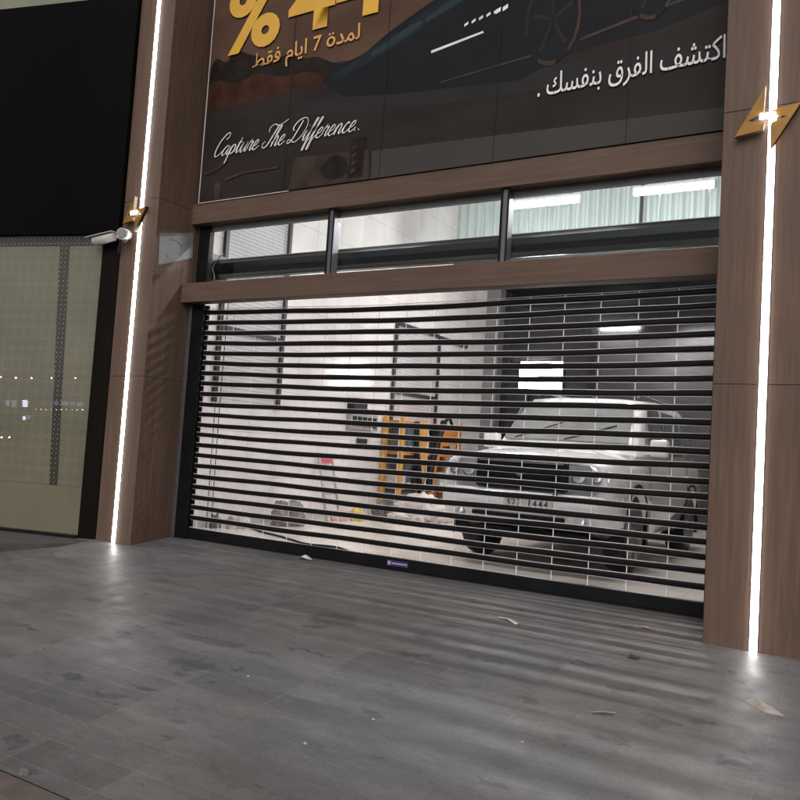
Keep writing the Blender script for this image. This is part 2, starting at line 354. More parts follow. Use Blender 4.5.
# shutter coil behind the transom
t = thing('shutter_coil', 'dark rolled shutter drum lying behind the transom glass', 'shutter coil', (0, .32, 3.1))
m = MB(); pr = []
nseg = 34; rings = []
for i in range(nseg):
    a = 2*PI*i/nseg; r = .115 + (.006 if i % 3 == 0 else 0); rings.append((r*math.cos(a), r*math.sin(a)))
m.prism([(XL + .05, .32 + u, 3.125 + v) for u, v in rings], (XR - XL - .1, 0, 0)); m.build('rolled_curtain', pbr('dark_coil', (.006, .0075, .009), .22, .2, .3, (2, 30, 30)), t)
for x in (XL + .02, XR - .05):
    m = MB(); m.box(x, x + .028, .18, .46, 2.95, 3.3); m.build('end_bracket', DARKG, t)
m = MB(); m.tube(catmull([(-2.70, .17, 3.27), (-2.78, .16, 3.2), (-2.84, .16, 3.1), (-2.80, .16, 3.0), (-2.83, .16, 2.9)]), .006); m.build('motor_cable', STEEL, t)

# shutter
H0, PIT, NR = .122, .1157, 22
def sag(x, z): u = (x + .0)/2.75; return -.042*(z/2.63)*(1 - u*u) + .0035*math.sin(x*2.1 + z*7) + .0022*math.sin(x*4.7 - z*31)
t = thing('roller_shutter', 'closed see-through roller shutter of dark rails and clear panels', 'roller shutter', (0, 0, 0))
xs = [XL + .235 + i*(XR - .10 - (XL + .235))/26 for i in range(27)]
def strip(m, prof, zc, mi=0):
    """sweep a closed (y,z) profile along x following the sag"""
    rg = [[m.b.verts.new((x, py, zc + pz + sag(x, zc))) for py, pz in prof] for x in xs]
    n = len(prof)
    for i in range(len(rg)-1):
        for k in range(n):
            f = m.b.faces.new((rg[i][k], rg[i][(k+1) % n], rg[i+1][(k+1) % n], rg[i+1][k])); f.material_index = mi
    for q in (rg[0], rg[-1]): f = m.b.faces.new(q); f.material_index = mi
for k in range(1, NR):
    m = MB(); z = H0 + k*PIT; h = .0225
    strip(m, [(-.014, -h), (-.018, -h*.4), (-.018, h*.5), (-.012, h), (.012, h), (.018, h*.5), (.018, -h*.4), (.014, -h)], z)
    m.build('rail', RAILM, t)
jx = [1.505 + .3165*i for i in range(-14, 5)]
for k in range(NR):
    z0 = H0 + k*PIT + (.0235 if k else .001); z1 = H0 + (k+1)*PIT - .0235
    if k == NR-1: z1 = 2.60
    zc = (z0+z1)/2; hh = (z1-z0)/2
    m = MB(); strip(m, [(-.002, -hh), (.002, -hh), (.002, hh), (-.002, hh)], zc, 0)
    for x in jx:
        if xs[0] + .03 < x < xs[-1] - .03:
            s = sag(x, zc); w = .0036
            m.box(x - w, x + w, -.005, -.0025, z0 + s + .001, z1 + s - .001, 1)
    for zz in (z0 + .0032, z1 - .0032):
        strip(m, [(-.007, -.0022), (-.0025, -.0022), (-.0025, .0022), (-.007, .0022)], zz, 2)
    m.build('clear_panel', [POLY, JOINT, EDGE], t)
m = MB(); m.box(xs[0] - .03, xs[-1] + .02, -.03, .03, .012, H0, 0, .004); m.box(xs[0] - .03, xs[-1] + .02, -.036, -.0305, .02, .034); m.build('bottom_bar', BLACK, t)
m = MB(); m.box(xs[0] - .03, xs[-1] + .02, -.02, .02, .0005, .0115); m.build('rubber_seal', pbr('rubber', (.01, .01, .01), .8), t)
for x0, x1 in ((XL + .055, XL + .232), (XR - .098, XR - .003)):
    m = MB()
    m.box(x0, x1, -.05, -.022, .0, 2.636, 0, .004); m.box(x0, x1, .022, .05, .0, 2.636, 0, .004); m.box(x0, x0 + .03, -.0215, .0215, .0, 2.636)
    m.build('guide_channel', BLACK, t)
m = MB(); m.box(XL + .003, XL + .054, -.06, -.01, 0, 2.636, 0, .004); m.build('guide_cover', GREYF, t)
# sticker and lock
PURP = pbr('purple_label', (.045, .03, .10), .4); LILA = pbr('lilac_print', (.35, .30, .5), .4)
m = MB(); m.box(-.10, .13, -.0395, -.0365, .047, .098); o = m.build('lock_tag', PURP, t); 
m = MB(); m.box(-.092, -.058, -.0415, -.040, .055, .09); m.box(-.046, .12, -.0415, -.040, .066, .079); m.build('tag_print', LILA, o)

# ------------------------------------------------------------ poster
PY0 = -.128
def srgb(r, g, b): return tuple(((c/255)/12.92 if c/255 < .04045 else ((c/255+.055)/1.055)**2.4) for c in (r, g, b))
def ink(name, rgb, k=1.9, var=.3, sc=(1.5, 1.5, 2.5), rough=.42):
    return pbr('ink_' + name, tuple(c*k*.56 for c in srgb(*rgb)), rough, 0, var, sc, 0, .12, .02)
poster = thing('poster', 'large dark car advertising poster with Arabic and script lettering', 'poster', (0, PY0, 3.8))
INK = [ink('road', (43, 37, 35), 1.9, .35, (1, 1, 2.5)), ink('sky_brown', (84, 62, 51), 1.9, .4, (.8, .8, 1.6)), ink('trees', (33, 27, 24), 1.9, .5, (7, 7, 7)), ink('bushes', (58, 34, 26), 1.9, .5, (6, 6, 6)),
       ink('car_dark', (27, 27, 30), 1.9, .2, (1, 1, 3)), ink('car_teal', (31, 38, 41), 1.8, .35, (2, 2, 5)), ink('grey_band', (66, 62, 60), 1.8, .12, (1, 1, 1)), ink('slate', (43, 40, 41), 1.9, .25, (1, 1, 6)),
       ink('copper', (70, 56, 49), 1.7, .45, (5, 5, 5)), ink('white', (225, 220, 215)), ink('brown_low', (58, 46, 42), 1.9, .4, (4, 4, 4)), ink('teal_light', (46, 58, 60), 1.6, .3)]
PL, PR, PB, PT = -2.845, XR - .004, 3.793, 8.4
m = MB(); m.box(PL, PR, PY0, -.021, PB, PT); lay = [0]
def ply(pts, mi):
    lay[0] += 1; y = PY0 - .0002*lay[0]
    m.face([(min(max(x, PL + .002), PR - .002), y, max(z, PB + .002)) for x, z in pts], mi)
def smooth(pts, n=5):
    q = catmull([(x, 0, z) for x, z in pts], n); return [(v.x, v.z) for v in q]
ply([(PL, 8.3), (PL, 5.33), (-2.5, 5.42), (-2.2, 5.38), (-1.9, 5.3), (-1.5, 5.24), (-1.1, 5.1), (-.7, 5.06), (-.2, 5.3), (.4, 5.6), (1.2, 5.9), (2.0, 6.0), (PR, 6.1), (PR, 8.3)], 1)
ply(smooth([(PL, 5.36), (-2.75, 5.47), (-2.6, 5.40), (-2.45, 5.50), (-2.25, 5.42), (-2.1, 5.36), (-1.9, 5.28), (-1.7, 5.31), (-1.5, 5.22), (-1.3, 5.2), (-1.05, 5.08), (-.8, 5.02)]) + [(-.8, 4.7), (PL, 4.8)], 2)
ply(smooth([(PL, 5.16), (-2.7, 5.2), (-2.4, 5.12), (-2.1, 5.18), (-1.8, 5.08), (-1.4, 5.06), (-1.2, 4.98)]) + [(-1.2, 4.86), (-2.0, 4.82), (PL, 4.84)], 3)
ply([(PL, 4.86), (-.7, 4.9), (.6, 4.78), (PR, 4.6), (PR, 4.1), (PL, 4.1)], 0)
ply([(-1.6, 4.72), (.5, 4.66), (PR, 4.5), (PR, 4.36), (.4, 4.42), (-1.6, 4.60)], 7)
# sports car in front three-quarter view
ply(smooth([(-1.15, 4.98), (-.95, 5.06), (-.7, 5.12), (-.45, 5.26), (-.1, 5.42), (.35, 5.60), (.9, 5.85), (1.6, 6.05), (2.3, 6.1), (PR, 6.0)]) + [(PR, 4.86), (2.2, 4.72), (1.75, 4.70), (1.45, 4.66), (1.0, 4.52), (.5, 4.56), (-.3, 4.62), (-.9, 4.70), (-1.15, 4.84)], 4)
ply(smooth([(-1.10, 4.97), (-.8, 5.07), (-.45, 5.22), (0, 5.40), (.5, 5.58), (.6, 5.50), (.2, 5.34), (-.2, 5.16), (-.6, 5.02), (-.9, 4.93), (-1.12, 4.88)]), 5)
ply(smooth([(-.62, 5.10), (-.4, 5.20), (-.1, 5.31), (-.05, 5.27), (-.35, 5.14), (-.6, 5.06)]), 11)
ply(smooth([(-.02, 5.33), (.25, 5.44), (.62, 5.56), (.62, 5.50), (.3, 5.38), (.0, 5.28)]), 11)
ply(smooth([(-.35, 5.28), (-.28, 5.34), (-.18, 5.38), (-.2, 5.30), (-.3, 5.25)]), 4)
ply([(.08, 4.985), (.62, 5.063), (.63, 5.043), (.08, 4.958)], 9)
for i in range(5): ply([(.42 + .075*i, 5.17 + .014*i), (.46 + .075*i, 5.19 + .014*i), (.465 + .075*i, 5.165 + .014*i), (.425 + .075*i, 5.145 + .014*i)], 9)
for i in range(2): ply([(.74 + .07*i, 5.235 + .012*i), (.79 + .07*i, 5.255 + .012*i), (.79 + .07*i, 5.215 + .012*i), (.74 + .07*i, 5.195 + .012*i)], 9)
ply([(.2, 4.655), (.7, 4.70), (1.12, 4.735), (1.12, 4.715), (.7, 4.68), (.2, 4.64)], 8)
ply([(1.55, 4.79), (2.1, 4.90), (2.55, 4.97), (2.55, 4.945), (2.1, 4.87), (1.55, 4.765)], 8)
def wheel(cx, cz, rx_, rz_, w):
    n = 26; o = [(cx + rx_*math.cos(2*PI*k/n), cz + rz_*math.sin(2*PI*k/n)) for k in range(n)]
    ply(o, 4)
    for a0, a1, mi in ((-.9, 1.9, 8), (2.3, 3.4, 7), (4.2, 4.9, 8)):
        k = [a0 + (a1-a0)*i/9 for i in range(10)]
        ply([(cx + rx_*math.cos(a), cz + rz_*math.sin(a)) for a in k] + [(cx + rx_*w*math.cos(a), cz + rz_*w*math.sin(a)) for a in reversed(k)], mi)
    for k in range(5):
        a = 2*PI*k/5 + .4; ply([(cx + rx_*.75*math.cos(a-.08), cz + rz_*.75*math.sin(a-.08)), (cx + rx_*.75*math.cos(a+.08), cz + rz_*.75*math.sin(a+.08)), (cx + rx_*.1*math.cos(a+.3), cz + rz_*.1*math.sin(a+.3)), (cx + rx_*.1*math.cos(a-.3), cz + rz_*.1*math.sin(a-.3))], 7)
wheel(1.30, 5.02, .26, .42, .9); wheel(2.16, 5.15, .20, .33, .88)
# lower picture bands
ply([(-.52, PB), (-.52, 4.08), (PR, 3.975), (PR, PB)], 6)
ply([(-1.55, PB), (-1.5, 4.14), (-.56, 4.10), (-.53, PB)], 10)
ply(smooth([(-1.15, 3.98), (-1.0, 4.10), (-.85, 4.05), (-.8, 3.9), (-.95, 3.84), (-1.1, 3.88)]), 2)
ply([(-.80, 3.83), (-.62, 3.83), (-.60, 4.24), (-.78, 4.24)], 2)
for i in range(4): ply([(-.77, 3.9 + .08*i), (-.72, 3.93 + .08*i), (-.71, 3.91 + .08*i), (-.76, 3.88 + .08*i)], 8)
ply([(-2.45, 4.00), (-2.2, 4.055), (-1.72, 4.05), (-1.70, 4.075), (-2.2, 4.08), (-2.46, 4.04)], 8)
ply([(-2.60, PB), (-2.62, 3.99), (-2.53, 4.0), (-2.51, PB)], 8)
ply(smooth([(-2.78, 4.10), (-2.62, 4.13), (-2.45, 4.22), (-2.5, 4.25), (-2.66, 4.17), (-2.8, 4.14)]), 10)
for x in (-1.62, -.42, .80, 2.0): ply([(x - .004, PB), (x + .003, PB), (x + .003, 8.3), (x - .004, 8.3)], 7)
m.build('printed_sheet', INK, poster)
m = MB(); m.box(PL - .012, PL - .002, PY0 - .004, -.022, PB, PT); m.box(PL - .002, -1.55, PY0 - .006, PY0 + .01, PB - .008, PB - .0005); m.build('white_edge', pbr('edge_white', (.55, .53, .5), .5), poster)

YEL = pbr('yellow_lettering', (.68, .37, .045), .45, 0, .06); WHT = pbr('white_lettering', (.80, .79, .78), .45, 0, .05); AMB = pbr('amber_lettering', (.66, .34, .09), .45, 0, .06)
JOIN = {'ل':(0xFEDD,0xFEDE,0xFEDF,0xFEE0),'م':(0xFEE1,0xFEE2,0xFEE3,0xFEE4),'د':(0xFEA9,0xFEAA,0,0),'ة':(0xF6,0xFE94,0,0),'ا':(0xFE8D,0xFE8E,0,0),'ي':(0xFEF1,0xFEF2,0xFEF3,0xFEF4),'ف':(0xFED1,0xFED2,0xFED3,0xFED4),'ق':(0xFED5,0xFED6,0xFED7,0xFED8),'ط':(0xFEC1,0xFEC2,0xFEC3,0xFEC4),'ك':(0xFED9,0xFEDA,0xFEDB,0xFEDC),'ت':(0xFE95,0xFE96,0xFE97,0xFE98),'ش':(0xFEB5,0xFEB6,0xFEB7,0xFEB8),'ر':(0xFEAD,0xFEAE,0,0),'ب':(0xFE8F,0xFE90,0xFE91,0xFE92),'ن':(0xFEE5,0xFEE6,0xFEE7,0xFEE8),'س':(0xFEB1,0xFEB2,0xFEB3,0xFEB4)}
def arab(s):
    out = []
    for i, ch in enumerate(s):
        if ch not in JOIN: out.append(ch); continue
        pv = i > 0 and s[i-1] in JOIN and JOIN[s[i-1]][2] != 0
        nx = i+1 < len(s) and s[i+1] in JOIN and JOIN[ch][2] != 0
        out.append(chr(JOIN[ch][3 if pv and nx else 1 if pv else 2 if nx else 0]))
    return ''.join(reversed(out))
def lettering(name, body, x0, x1, zb, mat, parent, y, zh=None, bold=0, slope=0, xr=1):
    """text made into a mesh, fitted between x0 and x1 with its lowest point at zb (upright in the x-z plane)"""
    c = bpy.data.curves.new('text', 'FONT'); c.body = body; c.offset = bold; c.resolution_u = 4
    o = bpy.data.objects.new('text', c); COL.objects.link(o)
    dg = bpy.context.evaluated_depsgraph_get(); me = bpy.data.meshes.new_from_object(o.evaluated_get(dg))
    bpy.data.objects.remove(o)
    X = [v.co.x for v in me.vertices]; Y = [v.co.y for v in me.vertices]
    sx = (x1-x0)/(max(X)-min(X)); sy = (zh/(max(Y)-min(Y))) if zh else sx
    mx, my = min(X), min(Y); off = wloc(parent)
    for v in me.vertices:
        x = x0 + (v.co.x-mx)*sx; z = zb + (v.co.y-my)*sy + slope*(x-x0)
        v.co = Vector((x, y, z)) - off
    me.name = name; me.materials.append(mat)
    q = bpy.data.objects.new(name, me); COL.objects.link(q); q.parent = parent; return q
YT = PY0 - .0175
lettering('number_lettering', '%', -2.60, -1.83, 5.455, YEL, poster, YT, .80, .03)
lettering('number_lettering', '4', -1.72, -1.10, 5.50, YEL, poster, YT, .72, .03)
lettering('number_lettering', '4', -1.09, -.47, 5.51, YEL, poster, YT, .72, .03)
lettering('arabic_lettering', arab('لمدة 7 ايام فقط'), -2.18, -.76, 5.15, AMB, poster, YT, None, .012, .028)
lettering('arabic_lettering', arab('اكتشف الفرق بنفسك .'), 1.20, 2.755, 4.265, WHT, poster, YT, .255, .004, .03)
# hand-drawn script
GL = {
 'C': (1.5, [[(1.3,1.7),(1.65,1.9),(1.6,2.3),(1.2,2.35),(.6,1.7),(.35,.7),(.65,.02),(1.2,.2),(1.6,.6)]]),
 'a': (1.1, [[(.85,.8),(.55,1),(.2,.7),(.12,.25),(.35,0),(.65,.3),(.88,.95),(.8,.35),(.95,.02),(1.2,.35)]]),
 'p': (1.05, [[(0,.35),(.25,1),(.18,.2),(.05,-.9)], [(.2,.55),(.5,1),(.78,.75),(.7,.2),(.38,.05),(.3,.2)], [(.6,.1),(1.1,.35)]]),
 't': (.65, [[(0,.35),(.3,1.6),(.2,.5),(.32,.02),(.7,.35)], [(0,1.08),(.6,1.12)]]),
 'u': (1.1, [[(0,.35),(.2,1),(.15,.3),(.35,0),(.68,.4),(.85,1),(.8,.3),(.95,.02),(1.2,.35)]]),
 'r': (.8, [[(0,.35),(.25,1.15),(.3,.9),(.6,.92),(.5,.3),(.62,.02),(.9,.35)]]),
 'e': (.85, [[(0,.35),(.45,.5),(.65,.85),(.42,1.02),(.15,.65),(.18,.15),(.48,0),(.95,.35)]]),
 'T': (1.25, [[(.15,1.55),(.0,2.0),(.5,2.3),(1.3,2.1),(2.3,2.55)], [(1.25,2.15),(.95,1.1),(.65,.2),(.15,0),(-.1,.4),(.15,.65)]]),
 'h': (.95, [[(0,.35),(.42,1.5),(.5,2.0),(.3,1.95),(.18,1.1),(.1,0)], [(.12,.5),(.45,1),(.65,.8),(.6,.2),(.75,0),(1.0,.35)]]),
 'D': (1.85, [[(.85,2.1),(.65,1.2),(.35,.2),(-.1,.0),(-.2,.3),(.2,.3),(.9,0),(1.6,.6),(1.75,1.6),(1.2,2.3),(.3,2.2),(-.15,1.6),(.1,1.2)]]),
 'i': (.55, [[(0,.35),(.2,1),(.14,.3),(.28,0),(.6,.35)], [(.3,1.4),(.33,1.46)]]),
 'f': (.62, [[(0,.35),(.5,1.5),(.62,2.0),(.42,1.95),(.28,1.0),(.12,-.8),(.3,-.9),(.36,-.1),(.7,.35)]]),
 'n': (1.0, [[(0,.35),(.2,1),(.12,0)], [(.15,.5),(.48,1),(.7,.75),(.64,.2),(.8,0),(1.05,.35)]]),
 'c': (.82, [[(0,.35),(.3,.9),(.5,1),(.65,.85)], [(.5,1),(.2,.7),(.18,.15),(.48,0),(.9,.35)]]),
 '.': (.5, [[(.1,.04),(.14,.10)]]), ' ': (.75, [])}
def script(txt, x0, x1, z0, slope, xh, parent, y, mat):
    tot = sum(GL[c][0] for c in txt); k = (x1-x0)/tot; m = MB(); pen = 0
    for ch in txt:
        adv, strokes = GL[ch]
        for st in strokes:
            q = catmull([(px, 0, pz) for px, pz in st], 6); L_, R_ = [], []
            for i, v in enumerate(q):
                d = (q[min(i+1, len(q)-1)] - q[max(i-1, 0)]); d = Vector((d.x*k + d.z*xh*.5, 0, d.z*xh)).normalized(); nrm = Vector((-d.z, 0, d.x))
                w = (.0036 + .0034*max(0, -d.z)) * (2.2 if ch == '.' else 1)
                X = x0 + (pen + v.x)*k + v.z*xh*.5; p = Vector((X, y, z0 + v.z*xh + slope*(X-x0)))
                L_.append(p + nrm*w); R_.append(p - nrm*w)
            y -= .0002
            for i in range(len(q)-1): m.face([L_[i], L_[i+1], R_[i+1], R_[i]])
        pen += adv
    return m.build('script_lettering', mat, parent)
script('Capture The Difference..', -2.70, -.66, 4.295, .008, .105, poster, YT, WHT)

# ------------------------------------------------------------ garage shell
LX = -3.47
t = thing('garage_wall', 'white tiled left wall of the garage with two dark-framed screens', 'wall', (LX, 4.8, 0), 'walls of the garage')
m = MB(); m.box(LX - .2, LX, .1, 9.6, 0, 6.8); m.build('tiled_face', WALLT, t)
m = MB(); m.box(LX, LX + .012, .1, 9.38, .0, .09); m.build('skirting', pbr('skirting_grey', (.5, .48, .46), .4), t)
MESHM = tiled('screen_mesh', (.62, .60, .61), .035, .05, (1, 2), .006, .5)
FRAME = pbr('dark_window_frame', (.03, .027, .03), .4)
for y0, y1, z0, z1, bars, shelf in ((.98, 2.25, 1.60, 4.6, [2.57], False), (5.36, 6.98, 1.62, 3.36, [2.15], False)):
    m = MB(); m.box(LX + .001, LX + .012, y0, y1, z0, z1); fr = m.build('screen', MESHM, t)
    m = MB()
    for y in (y0, y1): m.box(LX + .0125, LX + .055, y - .028, y + .028, z0, z1)
    for b in bars + ([z1] if z1 < 4 else []): m.box(LX + .0125, LX + .05, y0 + .029, y1 - .029, b - .03, b + .03)
    m.build('screen_frame', FRAME, fr)
m = MB(); m.box(LX + .002, LX + .05, 7.02, 8.2, 3.31, 3.38); m.build('curtain_rail', FRAME, t)
m = MB(); m.box(LX, 3.6, 9.4, 9.6, 0, 4.95); m.box(-1.08, 3.6, 9.385, 9.3995, 0, 3.75, 1)
tag(m.build('garage_wall', [DARKT, BACKT]), 'dark glossy back wall behind the white car', 'wall', 'walls of the garage')
m = MB(); m.box(3.42, 3.6, .1, 9.39, 0, 6.8); tag(m.build('garage_wall', pbr('grey_plaster', (.16, .155, .15), .6)), 'grey right wall of the garage, hidden beyond the right pillar', 'wall', 'walls of the garage')
m = MB(); m.box(LX, LX + .32, 9.1, 9.38, 0, 4.95); tag(m.build('wall_column', pbr('grey_column', (.17, .165, .165), .5)), 'narrow grey column in the far left corner behind the car', 'column')
m = MB(); m.box(LX - .2, 3.6, .0985, 9.6, 6.8, 6.9); tag(m.build('garage_ceiling', WHITEP), 'white ceiling high above the garage', 'ceiling')
# mezzanine with corrugated front
t = thing('mezzanine', 'mezzanine at the back with pale green corrugated metal front', 'mezzanine', (0, 7.45, 4.95))
m = MB(); n = 150; w = (3.42 - LX)/n
top, bot = [], []
for i in range(n + 1):
    y = 7.45 + (.035 if (i % 4) in (0, 1) else -.035); x = LX + .002 + (3.418 - LX)*i/n
    top.append(m.b.verts.new((x, y, 6.79))); bot.append(m.b.verts.new((x, y, 4.96)))
for i in range(n): m.b.faces.new((bot[i], bot[i+1], top[i+1], top[i]))
m.build('corrugated_front', pbr('pale_green_sheet', (.44, .50, .49), .4, 0, .07, (3, 3, .6)), t)
m = MB(); m.box(LX + .001, 3.419, 7.42, 9.39, 4.75, 4.955); m.build('deck', pbr('dark_deck', (.03, .03, .032), .6), t)
for x in (.18,):
    m = MB(); m.box(x, x + .045, 7.40, 7.43, 4.96, 6.79); m.build('cover_strip', FRAME, t)
# tube lights
TUBE = emit('tube_glow', (1, .98, .97), 245.0)
t0 = thing('tube_light', 'glowing fluorescent tube light seen through the middle right pane', 'ceiling light', (-.085, 3.5, 4.60), 'fluorescent tube lights hanging in the garage')
def tube_light(t, x0, x1, y, z):
    m = MB(); m.tube([(x0 + .02, y, z), (x1 - .02, y, z)], .032, 12); m.build('tube', TUBE, t)
    m = MB(); m.box(x0, x1, y - .045, y + .045, z + .04, z + .075, 0, .004)
    for x in (x0, x1 - .02): m.box(x, x + .02, y - .035, y + .035, z - .035, z + .0395)
    m.build('batten', WHITEP, t)
    m = MB()
    for x in (x0 + .15, x1 - .15): m.tube([(x, y, z + .074), (x, y, 6.8)], .005)
    m.build('hanging_rod', STEEL, t)
tube_light(t0, -.585, .415, 3.5, 4.60)
t1 = duptree(t0, (1.60, 3.5, 4.605), 'glowing fluorescent tube light seen through the far right of the transom')
t2 = duptree(t0, (-1.3, .80, 4.30), 'added tube light above the car, unseen behind the poster')  # this tube and the next are unseen, added to light the bonnet
t3 = duptree(t0, (1.1, .80, 4.30), 'added tube light over the car bonnet, unseen behind the poster')
t4 = duptree(t0, (-1.7, 5.6, 4.52), 'added tube light deep in the garage on the left, unseen behind the coil')  # rear pair, also unseen, added to send slat stripes onto the paving
t5 = duptree(t0, (1.3, 5.6, 4.52), 'added tube light deep in the garage on the right, unseen behind the coil')
# work light on a pole behind the car; the glossy left wall mirrors it
FL = emit('flood_glow', (1, .97, .94), 26)
t = thing('work_light', 'bright square work light on a pole behind the white car', 'work light', (-1.37, 7.11, 0))
LA = Vector((-1.37, 7.11, 2.60))
m = MB(); m.box(LA.x - .40, LA.x + .40, LA.y - .05, LA.y - .04, LA.z - .28, LA.z + .28); m.box(LA.x - .425, LA.x - .41, LA.y - .03, LA.y + .03, LA.z - .2, LA.z + .2); m.build('lamp_lens', FL, t)
m = MB(); m.box(LA.x - .409, LA.x + .43, LA.y - .039, LA.y + .06, LA.z - .31, LA.z + .31, 0, .01); m.build('lamp_housing', BLACK, t)
m = MB(); m.tube([(LA.x, LA.y + .09, .02), (LA.x, LA.y + .09, 2.5)], .02); m.build('pole', DARKG, t)
for k in range(3):
    a = 2*PI*k/3; m = MB(); m.tube([(LA.x, LA.y + .09, .5), (LA.x + .5*math.cos(a), LA.y + .09 + .5*math.sin(a), .015)], .014); m.build('leg', DARKG, t)

# ------------------------------------------------------------ car
CARW = pbr('white_car_paint', (.86, .855, .85), .13, 0, .03, (2, 2, 2), 0, .5, .03, 3, .8)
CGLASS = pbr('dark_car_glass', (.19, .20, .195), .03, 0, .35, (2, 2, 2), 0, 1.0, 0)
TRIM = pbr('black_plastic', (.008, .008, .009), .5, 0, .2, (5, 5, 5), 0, .2); TYRE = pbr('tyre_rubber', (.018, .018, .02), .75, 0, .2, (20, 20, 20))
CHROME = pbr('chrome', (.75, .75, .76), .12, 1, .05); LAMP = pbr('lamp_glass', (.70, .71, .72), .08, .55, .25, (9, 9, 9), 0, .8)
ALLOY = pbr('grey_alloy', (.22, .22, .225), .35, .7, .1)
CX, CY = .72, 1.16
car = thing('suv', 'white sport utility vehicle parked nose out behind the shutter', 'car', (CX, CY, 0))
car.scale = (1.01, 1, 1.07); car.rotation_euler = (0, 0, math.radians(-.8))
def P(x, y, z): return (CX + x, CY + y, z)
def loft(m, secs, mi=0):
    rg = [[m.b.verts.new(p) for p in s] for s in secs]; n = len(secs[0])
    for i in range(len(rg)-1):
        for k in range(n):
            f = m.b.faces.new((rg[i][k], rg[i][(k+1) % n], rg[i+1][(k+1) % n], rg[i+1][k])); f.material_index = mi; f.smooth = True
    for q in (rg[0], rg[-1]): m.b.faces.new(q).material_index = mi
def sec(y, wb, wm, ws, zb, zm, zs, zt, crown=.6):
    h = [(0, zb), (wb*.85, zb), (wb, zb + .06), (wm, zm - .12), (wm, zm), (wm*.995, zm + .10), (ws, zs - .015), (ws - .05, zs + .02), (ws*crown, zt - .012), (0, zt)]
    pts = [P(x, y, z) for x, z in h]; pts += [P(-x, y, z) for x, z in reversed(h[1:-1])]; return pts
def curved(y): return y
m = MB()
loft(m, [sec(.10, .62, .70, .68, .50, .70, .98, 1.02), sec(.03, .78, .86, .82, .48, .70, 1.0, 1.06), sec(.08, .86, .93, .87, .46, .70, 1.02, 1.09), sec(.25, .90, .95, .90, .42, .72, 1.04, 1.135),
         sec(.60, .90, .955, .92, .30, .74, 1.06, 1.17), sec(1.15, .90, .955, .93, .28, .76, 1.08, 1.20), sec(1.9, .90, .955, .93, .28, .76, 1.10, 1.16), sec(3.3, .90, .955, .93, .28, .76, 1.10, 1.16),
         sec(4.1, .90, .95, .92, .34, .78, 1.10, 1.14), sec(4.45, .86, .92, .88, .40, .78, 1.08, 1.12), sec(4.55, .74, .82, .78, .46, .78, 1.0, 1.05)])
body = m.build('body', CARW, car)
cut = MB()
for y in (.90, 3.62): cut.lathe([(.43, -1.2), (.43, 1.2)], P(0, y, .40), 'x', 32)
co = cut.build('arch_cutter', TRIM, None)
bo = body.modifiers.new('arches', 'BOOLEAN'); bo.operation = 'DIFFERENCE'; co.location = (-CX, -CY, 0); bo.object = co; bo.solver = 'EXACT'
co.location = (0, 0, 0)
bpy.context.view_layer.update()
dg = bpy.context.evaluated_depsgraph_get()
nm = bpy.data.meshes.new_from_object(body.evaluated_get(dg)); body.modifiers.clear(); body.data = nm; bpy.data.objects.remove(co)
# cabin
def cab(y, wb, wt, zb, zt):
    h = [(0, zb), (wb, zb), (wb - .01, zb + .04), (wt + .03, zt - .09), (wt - .03, zt - .03), (wt*.55, zt - .004), (0, zt)]
    pts = [P(x, y, z) for x, z in h]; pts += [P(-x, y, z) for x, z in reversed(h[1:-1])]; return pts
m = MB(); loft(m, [cab(1.12, .84, .80, 1.12, 1.19), cab(1.20, .86, .80, 1.12, 1.25), cab(1.75, .88, .72, 1.12, 1.70), cab(1.95, .88, .71, 1.12, 1.80), cab(2.6, .88, .71, 1.12, 1.84), cab(3.8, .88, .70, 1.12, 1.83), cab(4.2, .87, .68, 1.12, 1.76), cab(4.5, .84, .70, 1.12, 1.24)])
m.build('cabin', CARW, car)
m = MB(); q = [(-.735, 1.235, 1.262), (.735, 1.235, 1.262), (.66, 1.70, 1.655), (.40, 1.715, 1.69), (-.40, 1.715, 1.69), (-.66, 1.70, 1.655)]
m.prism([P(x, y - .028, z + .024) for x, y, z in q], (0, .022, -.016)); m.build('windscreen', CGLASS, car)
m = MB(); m.tube([P(-.6, 1.21, 1.29), P(-.05, 1.42, 1.50)], .007); m.tube([P(.0, 1.21, 1.29), P(.55, 1.40, 1.47)], .007); m.build('wiper', TRIM, car)
